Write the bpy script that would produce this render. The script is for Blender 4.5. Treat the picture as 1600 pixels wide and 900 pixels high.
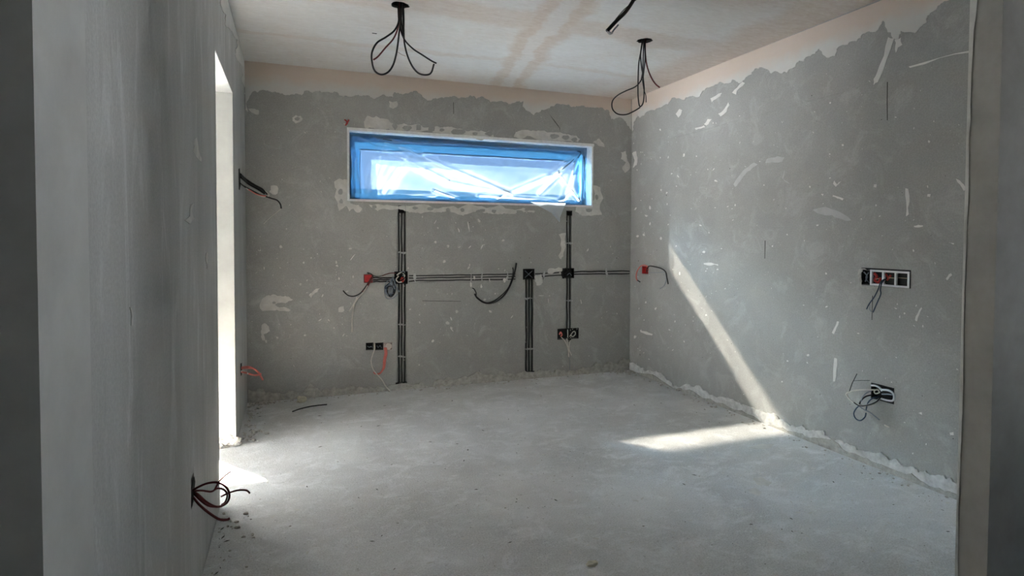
import bpy, bmesh, math, random
import numpy as np
from mathutils import Vector, Matrix

sc = bpy.context.scene
for o in list(bpy.data.objects):
    bpy.data.objects.remove(o, do_unlink=True)
COL = sc.collection

# ------------------------------------------------------------------ camera, sky, sun, exposure
FOC, CY = 919.975, 399.65
YAW, PIT, ROLL = .358963, -.0298286, .00406499
CAM = np.array([0, 0, 1.4])
_F = np.array([math.sin(YAW)*math.cos(PIT), math.cos(YAW)*math.cos(PIT), math.sin(PIT)])
_R0 = np.array([math.cos(YAW), -math.sin(YAW), 0]); _U0 = np.cross(_R0, _F)
_R = _R0*math.cos(ROLL)+_U0*math.sin(ROLL); _U = -_R0*math.sin(ROLL)+_U0*math.cos(ROLL)
cd = bpy.data.cameras.new('camera'); cam = bpy.data.objects.new('camera', cd); COL.objects.link(cam)
cd.sensor_width = 36; cd.lens = FOC/1600*36; cd.shift_y = -(450-CY)/1600; cd.clip_start = .05
cam.matrix_world = Matrix(((_R[0], _U[0], -_F[0], CAM[0]), (_R[1], _U[1], -_F[1], CAM[1]), (_R[2], _U[2], -_F[2], CAM[2]), (0, 0, 0, 1)))
sc.camera = cam
SUN_STRENGTH, SKY_STRENGTH, EXPOSURE = 250.0, 0.46, 1.62
SUN_DIR = Vector((.76, -1.087, -1.0)).normalized()          # the way the light travels
w = bpy.data.worlds.new('sky'); sc.world = w; w.use_nodes = True
nt = w.node_tree; nt.nodes.clear()
wo = nt.nodes.new('ShaderNodeOutputWorld'); bg = nt.nodes.new('ShaderNodeBackground'); sky = nt.nodes.new('ShaderNodeTexSky')
sky.sky_type = 'NISHITA'; sky.sun_disc = False
sky.sun_elevation = math.asin(-SUN_DIR.z); sky.sun_rotation = math.atan2(-SUN_DIR.x, -SUN_DIR.y)
sky.air_density = 1.0; sky.dust_density = 1.2; sky.ozone_density = 1.5
bg.inputs[1].default_value = SKY_STRENGTH
nt.links.new(sky.outputs[0], bg.inputs[0]); nt.links.new(bg.outputs[0], wo.inputs[0])
sl = bpy.data.lights.new('sun', 'SUN'); so = bpy.data.objects.new('sun', sl); COL.objects.link(so)
sl.energy = SUN_STRENGTH; sl.angle = math.radians(1.4); sl.color = (1.0, .93, .82)
so.rotation_euler = SUN_DIR.to_track_quat('-Z', 'Y').to_euler()
sc.view_settings.view_transform = 'Standard'; sc.view_settings.look = 'None'; sc.view_settings.gamma = 1
sc.view_settings.use_curve_mapping = False; sc.view_settings.exposure = EXPOSURE
sc.cycles.max_bounces = 14; sc.cycles.diffuse_bounces = 8; sc.cycles.transparent_max_bounces = 24
sc.cycles.use_denoising = True

# ------------------------------------------------------------------ room numbers (metres)
XL, XR, YB, H = -.354, 3.371, 5.403, 2.864      # left wall, right wall, back wall, ceiling
YF = 1.308                                      # room side of the front wall
WX0, WX1, WZ0, WZ1 = .484, 2.90, 1.738, 2.35    # window opening
DY0, DY1, DZ = 3.35, 4.30, 2.35                 # doorway in the left wall
RNG = random.Random(7)

def un(x, y, ax, v):
    """photo pixel -> point on the plane where coordinate ax equals v"""
    d = _F + _R*(x-800)/FOC - _U*(y-CY)/FOC
    return Vector(CAM + d*(v-CAM[ax])/d[ax])
def B(x, y, off=0): return un(x, y, 1, YB-off)
def RW(x, y, off=0): return un(x, y, 0, XR-off)
def LW(x, y, off=0): return un(x, y, 0, XL+off)
def FL(x, y, off=0): return un(x, y, 2, off)

# ------------------------------------------------------------------ materials
def new_mat(name):
    m = bpy.data.materials.new(name); m.use_nodes = True
    nt = m.node_tree; nt.nodes.clear()
    out = nt.nodes.new('ShaderNodeOutputMaterial')
    return m, nt, out
def N(nt, t, **kw):
    n = nt.nodes.new(t)
    for k, v in kw.items(): setattr(n, k, v)
    return n
def noise(nt, vec, scale, detail=6, rough=.6, dist=0):
    n = N(nt, 'ShaderNodeTexNoise'); n.inputs['Scale'].default_value = scale; n.inputs['Detail'].default_value = detail
    n.inputs['Roughness'].default_value = rough; n.inputs['Distortion'].default_value = dist
    nt.links.new(vec, n.inputs['Vector']); return n.outputs[0]
def ramp(nt, fac, a, b, ca=(0, 0, 0, 1), cb=(1, 1, 1, 1)):
    r = N(nt, 'ShaderNodeValToRGB'); e = r.color_ramp.elements
    e[0].position, e[0].color, e[1].position, e[1].color = a, ca, b, cb
    nt.links.new(fac, r.inputs[0]); return r.outputs[0]
def mix(nt, fac, a, b, mode='MIX'):
    m = N(nt, 'ShaderNodeMix', data_type='RGBA', blend_type=mode)
    if isinstance(fac, (int, float)): m.inputs[0].default_value = fac
    else: nt.links.new(fac, m.inputs[0])
    for i, v in ((6, a), (7, b)):
        if isinstance(v, (tuple, list)): m.inputs[i].default_value = (*v[:3], 1)
        else: nt.links.new(v, m.inputs[i])
    return m.outputs[2]
def coords(nt, scale=(1, 1, 1)):
    g = N(nt, 'ShaderNodeNewGeometry'); mp = N(nt, 'ShaderNodeMapping'); mp.inputs['Scale'].default_value = scale
    nt.links.new(g.outputs['Position'], mp.inputs[0]); return mp.outputs[0]
def finish(nt, out, col, rough=.9, bump=None, bdist=.004, bstr=.6, spec=.3):
    p = N(nt, 'ShaderNodeBsdfPrincipled'); p.inputs['Roughness'].default_value = rough
    p.inputs['Specular IOR Level'].default_value = spec
    if isinstance(col, (tuple, list)): p.inputs['Base Color'].default_value = (*col[:3], 1)
    else: nt.links.new(col, p.inputs['Base Color'])
    if bump is not None:
        b = N(nt, 'ShaderNodeBump'); b.inputs['Distance'].default_value = bdist; b.inputs['Strength'].default_value = bstr
        nt.links.new(bump, b.inputs['Height']); nt.links.new(b.outputs[0], p.inputs['Normal'])
    nt.links.new(p.outputs[0], out.inputs[0]); return p
def c4(c): return (*c, 1)

def mat_cement(name, base, light, dark, streak=(1, 1, 1)):
    """trowelled cement render: mottled, with scuffs, pits and fine sand relief"""
    m, nt, out = new_mat(name)
    v = coords(nt, streak); v1 = coords(nt)
    col = ramp(nt, noise(nt, v, 1.6, 5, .6, .6), .32, .72, c4(dark), c4(base))
    col = mix(nt, ramp(nt, noise(nt, v, 4.5, 8, .7, 1.2), .52, .82), col, light)
    sc1 = ramp(nt, noise(nt, coords(nt, (3*streak[0], 3*streak[1], .55)), 9, 6, .75), .62, .78)
    col = mix(nt, mix(nt, .35, (0, 0, 0), sc1), col, light)
    col = mix(nt, ramp(nt, noise(nt, v1, 38, 4, .7), .70, .80), col, tuple(c*.55 for c in base))
    col = mix(nt, .10, col, ramp(nt, noise(nt, v1, 110, 3, .7), .3, .7), 'OVERLAY')
    h = mix(nt, .22, noise(nt, v, 7, 6, .6), noise(nt, v1, 60, 4, .7))
    finish(nt, out, col, .88, h, .010, .5)
    return m
def mat_plain(name, col, rough=.6, var=.12, scale=20, spec=.3, bump=0):
    m, nt, out = new_mat(name); v = coords(nt); n = noise(nt, v, scale, 5, .6)
    c = ramp(nt, n, .3, .7, c4(tuple(x*(1-var) for x in col)), c4(tuple(min(1, x*(1+var)) for x in col)))
    finish(nt, out, c, rough, n if bump else None, bump or .001, .7, spec); return m

M = {}
M['cement'] = mat_cement('cement_render', (.37, .366, .348), (.46, .457, .445), (.31, .305, .29))
M['cement_left'] = mat_cement('cement_render_streaked', (.53, .528, .515), (.70, .70, .69), (.40, .395, .38), (1.0, 1.7, .35))
M['pier'] = mat_plain('pale_cement', (.50, .495, .475), .75, .10, 6)
M['pier_shaded'] = mat_plain('shaded_render', (.275, .262, .24), .85, .12, 8)  # darker copy of the render: the right pier's shade put into its colour
M['plaster'] = mat_plain('pale_plaster', (.68, .665, .63), .9, .10, 9, .2, .002)
M['plaster_pink'] = None
M['patch'] = mat_plain('plaster_patch', (.58, .565, .53), .9, .14, 14, .2, .003)
M['smear'] = mat_plain('thin_smear', (.45, .447, .44), .85, .10, 12, .2)
M['mortar'] = mat_plain('rough_mortar', (.40, .385, .355), .95, .25, 30, .1, .010)
M['white_mortar'] = mat_plain('white_mortar', (.58, .575, .56), .95, .25, 24, .1, .008)
M['cream'] = mat_plain('cream_plaster', (.36, .352, .325), .9, .08, 7, .2, .002)
M['crumb'] = mat_plain('mortar_crumbs', (.44, .42, .38), .95, .35, 60, .1)
M['crumb_pale'] = mat_plain('pale_crumb', (.62, .58, .46), .95, .15, 60, .1, .003)
M['bead'] = mat_plain('white_corner_bead', (.80, .80, .79), .6, .10, 30)
M['black'] = mat_plain('black_plastic', (.012, .012, .013), .45, .2, 40)
M['conduit'] = mat_plain('black_conduit', (.016, .016, .017), .6, .4, 60)
M['cavity'] = mat_plain('dark_cavity', (.035, .033, .030), .95, .3, 60)
M['wire_black'] = mat_plain('black_wire', (.014, .013, .013), .4, .1, 30)
M['wire_dkred'] = mat_plain('dark_red_wire', (.13, .022, .022), .45, .15, 30)
M['wire_red'] = mat_plain('red_wire', (.40, .035, .03), .45, .15, 30)
M['wire_pink'] = mat_plain('pink_wire', (.62, .17, .14), .5, .12, 30)
M['wire_white'] = mat_plain('white_wire', (.62, .59, .53), .5, .1, 30)
M['wire_blue'] = mat_plain('dark_blue_wire', (.035, .06, .10), .45, .15, 30)
M['wire_grey'] = mat_plain('grey_wire', (.22, .25, .29), .5, .2, 30)
M['copper'] = mat_plain('copper_end', (.35, .27, .20), .4, .1, 30)
M['steel'] = mat_plain('dull_steel', (.40, .40, .40), .4, .1, 30)
M['red_box'] = mat_plain('red_plastic', (.30, .022, .022), .5, .2, 40)
M['white_plastic'] = mat_plain('white_plastic', (.72, .73, .74), .4, .06, 30)
M['beige_plastic'] = mat_plain('beige_plastic', (.52, .46, .41), .5, .1, 30)
M['bounce_blue'] = mat_plain('bounce_floor_blue', (.58, .70, .84), .7, .05, 3)  # for the added side-room floor that cools bounced light
M['bounce_cut'] = mat_plain('bounce_cut_grey', (.20, .21, .23), .9, .1, 3)  # for the added side-room floor that soaks up bounced light
M['chip'] = mat_plain('dark_chip', (.13, .125, .115), .9, .3, 60)
M['ground'] = mat_plain('bounce_grey', (.265, .302, .358), .9, .1, 1)  # tinted for the light it bounces indoors

def mat_pink():
    m, nt, out = new_mat('pink_plaster'); v = coords(nt)
    g = N(nt, 'ShaderNodeNewGeometry'); s = N(nt, 'ShaderNodeSeparateXYZ'); nt.links.new(g.outputs['Position'], s.inputs[0])
    hh = N(nt, 'ShaderNodeMath', operation='MULTIPLY_ADD'); hh.inputs[1].default_value = 5.0; hh.inputs[2].default_value = -5.0*(H-.20)
    nt.links.new(s.outputs[2], hh.inputs[0])
    ad = N(nt, 'ShaderNodeMath', operation='ADD'); nt.links.new(hh.outputs[0], ad.inputs[0]); nt.links.new(noise(nt, v, 5, 5, .6), ad.inputs[1])
    col = ramp(nt, ad.outputs[0], .55, 1.35, c4((.60, .59, .56)), c4((.62, .525, .455)))
    finish(nt, out, col, .9, noise(nt, v, 14, 6, .6), .003, .6, .2); return m
M['plaster_pink'] = mat_pink()

def mat_ceiling():
    """skim-coated boards: white, with pinkish filler over the joints"""
    m, nt, out = new_mat('ceiling_skim'); v = coords(nt)
    g = N(nt, 'ShaderNodeNewGeometry')
    wob = N(nt, 'ShaderNodeMix', data_type='RGBA'); wob.inputs[0].default_value = .16
    ns = N(nt, 'ShaderNodeTexNoise'); ns.inputs['Scale'].default_value = 2.2; ns.inputs['Detail'].default_value = 6; ns.inputs['Roughness'].default_value = .65
    nt.links.new(v, ns.inputs['Vector'])
    sub = N(nt, 'ShaderNodeVectorMath', operation='MULTIPLY_ADD')
    sub.inputs[1].default_value = (.34, .34, .34)
    nt.links.new(ns.outputs['Color'], sub.inputs[0]); nt.links.new(g.outputs['Position'], sub.inputs[2])
    def band(nx, ny, c, half, soft):
        d = N(nt, 'ShaderNodeVectorMath', operation='DOT_PRODUCT'); d.inputs[1].default_value = (nx, ny, 0)
        nt.links.new(sub.outputs[0], d.inputs[0])
        a = N(nt, 'ShaderNodeMath', operation='SUBTRACT'); a.inputs[1].default_value = c + .17*(nx+ny); nt.links.new(d.outputs['Value'], a.inputs[0])
        b = N(nt, 'ShaderNodeMath', operation='ABSOLUTE'); nt.links.new(a.outputs[0], b.inputs[0])
        r = N(nt, 'ShaderNodeMapRange', interpolation_type='SMOOTHSTEP'); r.inputs[1].default_value = half-soft; r.inputs[2].default_value = half+soft
        r.inputs[3].default_value = 1; r.inputs[4].default_value = 0; nt.links.new(b.outputs[0], r.inputs[0]); return r.outputs[0]
    def mx(a, b, op='MAXIMUM'):
        n = N(nt, 'ShaderNodeMath', operation=op); nt.links.new(a, n.inputs[0])
        if isinstance(b, float): n.inputs[1].default_value = b
        else: nt.links.new(b, n.inputs[1])
        return n.outputs[0]
    # joint running from the middle of the back wall towards the camera, joints across, edges by the walls
    jn = band(.986, -.166, 1.04, .17, .05)
    k = mx(jn, mx(band(0, 1, 3.72, .16, .06), .75, 'MULTIPLY'))
    k = mx(k, mx(band(0, 1, 4.62, .05, .03), .55, 'MULTIPLY'))
    k = mx(k, mx(band(1, 0, 3.25, .30, .16), .9, 'MULTIPLY'))
    k = mx(k, mx(band(0, 1, 2.75, .30, .2), .7, 'MULTIPLY'))
    big = ramp(nt, noise(nt, v, 1.3, 6, .65, .8), .42, .72)
    k = mx(k, mx(big, .55, 'MULTIPLY'))
    tape = band(.986, -.166, 1.04, .055, .02)
    k = mx(k, mx(tape, .65, 'MULTIPLY'), 'SUBTRACT')
    col = mix(nt, k, (.71, .70, .68), (.63, .55, .485))
    fine = noise(nt, coords(nt, (1, 3, 1)), 12, 7, .7, 1)
    col = mix(nt, .18, col, ramp(nt, fine, .3, .7), 'OVERLAY')
    finish(nt, out, col, .9, mix(nt, .4, ns.outputs[0], fine), .006, .5, .2); return m
M['ceiling'] = mat_ceiling()

def mat_floor():
    """dusty screed with pale dust smears and darker damp patches"""
    m, nt, out = new_mat('dusty_screed'); v = coords(nt)
    col = ramp(nt, noise(nt, v, 1.1, 6, .6, .8), .30, .72, c4((.47, .468, .46)), c4((.66, .658, .65)))
    d1 = ramp(nt, noise(nt, coords(nt, (.9, 1.15, 1)), 5, 10, .78, .5), .50, .68)
    col = mix(nt, mix(nt, .8, (0, 0, 0), d1), col, (.76, .765, .77))
    d2 = ramp(nt, noise(nt, coords(nt, (.8, 1.25, 1)), 19, 8, .78, .4), .57, .68)
    col = mix(nt, mix(nt, .75, (0, 0, 0), d2), col, (.78, .78, .78))
    dk = ramp(nt, noise(nt, v, 34, 5, .75), .60, .70)
    col = mix(nt, mix(nt, .6, (0, 0, 0), dk), col, (.24, .23, .215))
    col = mix(nt, .25, col, ramp(nt, noise(nt, v, 140, 2, .7), .3, .7), 'OVERLAY')
    h = mix(nt, .45, noise(nt, v, 11, 7, .7), noise(nt, v, 75, 4, .7))
    finish(nt, out, col, .82, h, .010, .6, .35); return m
M['floor'] = mat_floor()

def mat_film(name, tint, clear, gloss, trans, thin=(.75, .85, .95), refl=None):
    """plastic sheeting: partly see-through, partly scattering, glossy on the folds"""
    m, nt, out = new_mat(name)
    tr = N(nt, 'ShaderNodeBsdfTransparent'); tr.inputs[0].default_value = c4(tint)
    tl = N(nt, 'ShaderNodeBsdfTranslucent'); tl.inputs[0].default_value = c4(thin)
    df = N(nt, 'ShaderNodeBsdfDiffuse'); df.inputs[0].default_value = c4(refl or thin)
    gl = N(nt, 'ShaderNodeBsdfGlossy'); gl.inputs['Roughness'].default_value = .22
    m0 = N(nt, 'ShaderNodeMixShader'); m0.inputs[0].default_value = .35
    nt.links.new(tl.outputs[0], m0.inputs[1]); nt.links.new(df.outputs[0], m0.inputs[2])
    m1 = N(nt, 'ShaderNodeMixShader'); m1.inputs[0].default_value = trans
    nt.links.new(tr.outputs[0], m1.inputs[1]); nt.links.new(m0.outputs[0], m1.inputs[2])
    m2 = N(nt, 'ShaderNodeMixShader'); m2.inputs[0].default_value = gloss
    nt.links.new(m1.outputs[0], m2.inputs[1]); nt.links.new(gl.outputs[0], m2.inputs[2])
    nt.links.new(m2.outputs[0], out.inputs[0]); return m
def mat_sheet():
    """dusty clear sheeting: a little straight through, a forward-scattered lobe, more scatter on the doubled folds"""
    m, nt, out = new_mat('clear_sheeting')
    at = N(nt, 'ShaderNodeAttribute', attribute_name='fold')
    tr = N(nt, 'ShaderNodeBsdfTransparent'); tr.inputs[0].default_value = c4(SHEET_CLEAR)
    rf = N(nt, 'ShaderNodeBsdfRefraction'); rf.inputs['Color'].default_value = c4(SHEET_LOBE); rf.inputs['Roughness'].default_value = .36; rf.inputs['IOR'].default_value = 1.25
    tl = N(nt, 'ShaderNodeBsdfTranslucent'); tl.inputs[0].default_value = c4(SHEET_MILK)
    df = N(nt, 'ShaderNodeBsdfDiffuse'); df.inputs[0].default_value = (.25, .30, .34, 1)
    gl = N(nt, 'ShaderNodeBsdfGlossy'); gl.inputs['Roughness'].default_value = .2
    def mixs(f, a, b):
        x = N(nt, 'ShaderNodeMixShader')
        if isinstance(f, float): x.inputs[0].default_value = f
        else: nt.links.new(f, x.inputs[0])
        nt.links.new(a.outputs[0], x.inputs[1]); nt.links.new(b.outputs[0], x.inputs[2]); return x
    base = mixs(.70, tr, rf)
    milk = mixs(.35, tl, df)
    k = N(nt, 'ShaderNodeMath', operation='MULTIPLY_ADD'); k.inputs[1].default_value = .55; k.inputs[2].default_value = .022; nt.links.new(at.outputs['Fac'], k.inputs[0])
    a = mixs(k.outputs[0], base, milk)
    nt.links.new(mixs(.03, a, gl).outputs[0], out.inputs[0]); return m
SHEET_CLEAR, SHEET_LOBE, SHEET_MILK = (.049, .047, .0445), (.135, .165, .188), (.045, .055, .065)
M['sheet'] = mat_sheet()
M['sheet_tail'] = mat_film('milky_sheeting', (.75, .8, .85), 0, .06, .85, (.80, .86, .92))
M['foil_side'] = mat_film('blue_foil', (.10, .28, .55), 0, .03, .35, (.010, .040, .085))
M['foil_top'] = mat_film('blue_foil_top', (.10, .35, .72), 0, .03, .85, (.009, .030, .056), (.12, .40, .72))
M['foil_low'] = mat_film('blue_foil_low', (.10, .28, .55), 0, .03, .85, (.007, .022, .042), (.12, .40, .72))
M['foil_pale'] = mat_film('pale_blue_foil', (.40, .55, .80), 0, .02, .85, (.022, .032, .054), (.25, .45, .75))
M['glass'] = mat_film('window_glass', (.92, .95, .96), 0, .04, .0)

# ------------------------------------------------------------------ mesh helpers
def mesh_obj(name, verts, faces, mat, parent=None, smooth=False):
    me = bpy.data.meshes.new(name); me.from_pydata([tuple(v) for v in verts], [], faces); me.validate(); me.update()
    if smooth:
        me.polygons.foreach_set('use_smooth', [True]*len(me.polygons))
    me.materials.append(mat)
    o = bpy.data.objects.new(name, me); COL.objects.link(o)
    if parent is not None: o.parent = parent; o.matrix_parent_inverse = Matrix.Translation(-parent.location) if parent.type == 'EMPTY' else Matrix()
    return o
def fixnormals(o):
    bm = bmesh.new(); bm.from_mesh(o.data); bmesh.ops.recalc_face_normals(bm, faces=bm.faces); bm.to_mesh(o.data); bm.free(); return o
class MB:
    def __init__(s): s.v = []; s.f = []
    def add(s, vs, fs):
        n = len(s.v); s.v += [tuple(v) for v in vs]; s.f += [tuple(i+n for i in f) for f in fs]; return s
    def box(s, a, b):
        x0, y0, z0 = a; x1, y1, z1 = b
        return s.add([(x0, y0, z0), (x1, y0, z0), (x1, y1, z0), (x0, y1, z0), (x0, y0, z1), (x1, y0, z1), (x1, y1, z1), (x0, y1, z1)],
                     [(0, 3, 2, 1), (4, 5, 6, 7), (0, 1, 5, 4), (1, 2, 6, 5), (2, 3, 7, 6), (3, 0, 4, 7)])
    def build(s, name, mat, parent=None, smooth=False): return fixnormals(mesh_obj(name, s.v, s.f, mat, parent, smooth))
def tag(o, label=None, cat=None, group=None, kind=None):
    if label: o['label'] = label
    if cat: o['category'] = cat
    if group: o['group'] = group
    if kind: o['kind'] = kind
    return o
def struct(o, label=None):
    o['kind'] = 'structure'
    if label: o['label'] = label
    return o
def thing(name, loc, label, cat, group=None):
    e = bpy.data.objects.new(name, None); COL.objects.link(e); e.location = loc; e.empty_display_size = .05
    return tag(e, label, cat, group or {'loose_wires': 'loose wires hanging out of walls', 'ceiling_wires': 'wire bundles hanging from the ceiling'}.get(name))

def grid_wall(name, O, U, V, Nn, W, Hh, T, holes, mat):
    """slab with its face at O + u*U + v*V, facing Nn; holes (u0,v0,u1,v1,depth), depth None = right through"""
    O, U, V, Nn = map(Vector, (O, U, V, Nn))
    us = sorted({0, W} | {min(max(h[i], 0), W) for h in holes for i in (0, 2)})
    vs = sorted({0, Hh} | {min(max(h[i], 0), Hh) for h in holes for i in (1, 3)})
    def dep(i, j):
        if i < 0 or j < 0 or i >= len(us)-1 or j >= len(vs)-1: return 'out'
        u = (us[i]+us[i+1])/2; v = (vs[j]+vs[j+1])/2; d = 0
        for h in holes:
            if h[0] < u < h[2] and h[1] < v < h[3]:
                if h[4] is None: return None
                d = max(d, h[4])
        return d
    mb = MB()
    P = lambda i, j, d: O + U*us[i] + V*vs[j] - Nn*d
    for i in range(len(us)-1):
        for j in range(len(vs)-1):
            d = dep(i, j)
            if d is not None:
                mb.add([P(i, j, d), P(i+1, j, d), P(i+1, j+1, d), P(i, j+1, d)], [(0, 1, 2, 3)])
                mb.add([P(i, j, T), P(i+1, j, T), P(i+1, j+1, T), P(i, j+1, T)], [(3, 2, 1, 0)])
            for di, dj, a, b in ((1, 0, (1, 0), (1, 1)), (0, 1, (0, 1), (1, 1)), (-1, 0, (0, 0), (0, 1)), (0, -1, (0, 0), (1, 0))):
                e = dep(i+di, j+dj)
                if e != 'out' and (di < 0 or dj < 0): continue
                da = T if d is None else d; db = T if e in (None, 'out') else e
                if da == db and not (d is None) == False: continue
                if abs(da-db) < 1e-9: continue
                A = (i+a[0], j+a[1]); Bq = (i+b[0], j+b[1])
                mb.add([P(*A, da), P(*Bq, da), P(*Bq, db), P(*A, db)], [(0, 1, 2, 3)])
    me_o = mesh_obj(name, mb.v, mb.f, mat)
    bm = bmesh.new(); bm.from_mesh(me_o.data); bmesh.ops.remove_doubles(bm, verts=bm.verts, dist=1e-5)
    bmesh.ops.recalc_face_normals(bm, faces=bm.faces); bm.to_mesh(me_o.data); bm.free()
    return me_o

def spline(pts, n=8):
    """Catmull-Rom through the points"""
    P = [Vector(p) for p in pts]
    if len(P) == 2: return [P[0].lerp(P[1], i/n) for i in range(n+1)]
    Q = [P[0]*2-P[1]] + P + [P[-1]*2-P[-2]]; out = []
    for i in range(1, len(Q)-2):
        a, b, c, d = Q[i-1:i+3]
        for k in range(n):
            t = k/n
            out.append(.5*((2*b) + (c-a)*t + (2*a-5*b+4*c-d)*t*t + (3*b-a-3*c+d)*t**3))
    out.append(P[-1]); return out
def tube(name, pts, r, mat, parent=None, n=8, seg=8, taper=None):
    C = spline(pts, n) if n else [Vector(p) for p in pts]
    vs, fs = [], []; up = Vector((.3, .5, .8)).normalized(); prev = None
    for i, p in enumerate(C):
        t = (C[min(i+1, len(C)-1)]-C[max(i-1, 0)])
        t = t.normalized() if t.length > 1e-9 else Vector((0, 0, 1))
        if prev is None:
            a = t.cross(up)
            if a.length < 1e-4: a = t.cross(Vector((1, 0, 0)))
        else: a = prev - t*prev.dot(t)
        a.normalize(); prev = a; b = t.cross(a)
        rr = r if taper is None else r*(1-(1-taper)*i/(len(C)-1))
        for k in range(seg):
            an = 2*math.pi*k/seg; vs.append(p + a*math.cos(an)*rr + b*math.sin(an)*rr)
    for i in range(len(C)-1):
        for k in range(seg):
            k2 = (k+1) % seg; fs.append((i*seg+k, i*seg+k2, (i+1)*seg+k2, (i+1)*seg+k))
    fs.append(tuple(reversed(range(seg)))); fs.append(tuple(range((len(C)-1)*seg, len(C)*seg)))
    return mesh_obj(name, vs, fs, mat, parent, True)

def rough(pts, amp, it, rng=RNG, closed=True, amps=None):
    """fractal midpoint displacement of a 2-D outline"""
    P = [tuple(p) for p in pts]
    for k in range(it):
        Q = []
        n = len(P)
        for i in range(n if closed else n-1):
            a, b = P[i], P[(i+1) % n]; dx, dy = b[0]-a[0], b[1]-a[1]; L = math.hypot(dx, dy) or 1e-9
            d = rng.gauss(0, amp)*min(L, 30)*.5
            Q += [a, ((a[0]+b[0])/2 - dy/L*d*.5, (a[1]+b[1])/2 + dx/L*d*.5)]
        if not closed: Q.append(P[-1])
        P = Q
    return P
def slab_data(outline3, nrm, t):
    n = len(outline3); nrm = Vector(nrm)
    vs = [p + nrm*t for p in outline3] + [p - nrm*.001 for p in outline3]
    fs = [tuple(range(n))] + [(i, (i+1) % n, n+(i+1) % n, n+i) for i in range(n)]
    return vs, fs
PLANES = {'B': (B, (0, -1, 0)), 'R': (RW, (-1, 0, 0)), 'L': (LW, (1, 0, 0)), 'F': (FL, (0, 0, 1)), 'C': (lambda x, y, off=0: un(x, y, 2, H-off), (0, 0, -1))}
def blob(name, plane, px, mat, parent, t=.003, amp=.35, it=3, label=None):
    fn, nr = PLANES[plane]
    o2 = rough(px, amp, it)
    vs, fs = slab_data([fn(*p) for p in o2], nr, t)
    me = bpy.data.meshes.new(name); me.from_pydata([tuple(v) for v in vs], [], fs)
    bm = bmesh.new(); bm.from_mesh(me); bmesh.ops.triangulate(bm, faces=[f for f in bm.faces if len(f.verts) > 4])
    bmesh.ops.recalc_face_normals(bm, faces=bm.faces); bm.to_mesh(me); bm.free(); me.materials.append(mat)
    o = bpy.data.objects.new(name, me); COL.objects.link(o); o.parent = parent
    if label: o['label'] = label
    return o
def specks(name, plane, items, mat, parent, t=.002):
    """items: (px, py, length px, width px, angle)"""
    fn, nr = PLANES[plane]; nr = Vector(nr); mb = MB()
    for (x, y, L, W, an) in items:
        ca, sa = math.cos(an), math.sin(an); n = 6; ring = []
        for k in range(n):
            th = 2*math.pi*k/n + RNG.uniform(-.3, .3); q = RNG.uniform(.6, 1.2)
            u, v = L/2*math.cos(th)*q, W/2*math.sin(th)*q
            ring.append(fn(x+u*ca-v*sa, y+u*sa+v*ca))
        mb.add([p - nr*.001 for p in ring] + [fn(x, y) + nr*t*RNG.uniform(.6, 1.5)], [(k, (k+1) % n, n) for k in range(n)])
    o = mesh_obj(name, mb.v, mb.f, mat, parent, False); o['kind'] = 'stuff'; return o

# ------------------------------------------------------------------ the setting
def hole_px(plane, x0, y0, x1, y1, depth):
    """pixel rectangle -> hole in back-wall / right-wall / left-wall coordinates"""
    if plane == 'B':
        a, b = B(x0, (y0+y1)/2), B(x1, (y0+y1)/2); t = B((x0+x1)/2, y0); u = B((x0+x1)/2, y1)
        return (a.x, max(0, u.z), b.x, t.z, depth)
    if plane == 'R':
        a, b = RW(x0, (y0+y1)/2), RW(x1, (y0+y1)/2); t = RW((x0+x1)/2, y0); u = RW((x0+x1)/2, y1)
        return (b.y, u.z, a.y, t.z, depth)
# chases and box pockets in the back wall, as photo pixel rectangles
CHASE = dict(v1=(621, 332, 634.5, 606), v2=(820, 436, 833, 585), v3=(884, 337, 892.5, 520))
BX = XL-.25          # wall_back starts here (u origin)
bh = []
for k, (x0, y0, x1, y1) in CHASE.items(): bh.append(hole_px('B', x0, y0, x1, y1, .012))
POCK = dict(a=(616, 424, 637, 444, .05), red=(568.5, 428.5, 582.5, 442, .045), c=(622, 321, 634, 333, .05), d=(618, 597, 636, 609, .05),
            s1=(571.5, 535.5, 583.5, 547, .045), s2=(586.5, 535.5, 599, 547, .045), s3=(599.5, 535, 613, 547, .045),
            f=(817, 420, 835, 437, .05), g=(819, 580, 835, 593, .05), h=(885, 329, 894, 337, .04), i=(879, 419, 897, 435, .05), j=(871, 513, 904, 530, .045))
for k, q in POCK.items(): bh.append(hole_px('B', *q))
HRUN = [(638, 428.5, 806, 440), (836, 423.5, 879, 436), (897, 422, 984, 432), (583, 431, 616, 441)]
for i, q in enumerate(HRUN): bh.append(hole_px('B', *q, .009))
bh = [(max(0, u0)-BX, v0, u1-BX, v1, d) for (u0, v0, u1, v1, d) in bh]
bh.append((WX0-BX, WZ0, WX1-BX, WZ1, None))
wall_back = struct(grid_wall('wall_back', (BX, YB, 0), (1, 0, 0), (0, 0, 1), (0, -1, 0), XR+.25-BX, H+.2, .20, bh, M['cement']),
                   'grey cement back wall with a strip window and chased conduits')
RP = dict(sock=(1346, 420, 1423, 448, .05), low=(1361, 602, 1397, 627, .045), red=(1003.5, 416, 1013, 428, .04))
rh = [hole_px('R', *q) for q in RP.values()]
rh = [(u0-(YF-.2), v0, u1-(YF-.2), v1, d) for (u0, v0, u1, v1, d) in rh]
wall_right = struct(grid_wall('wall_right', (XR, YF-.2, 0), (0, 1, 0), (0, 0, 1), (-1, 0, 0), YB-YF+.2, H+.2, .25, rh, M['cement']),
                    'grey cement right wall with a slanting stripe of sun')
LT = .25
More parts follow.
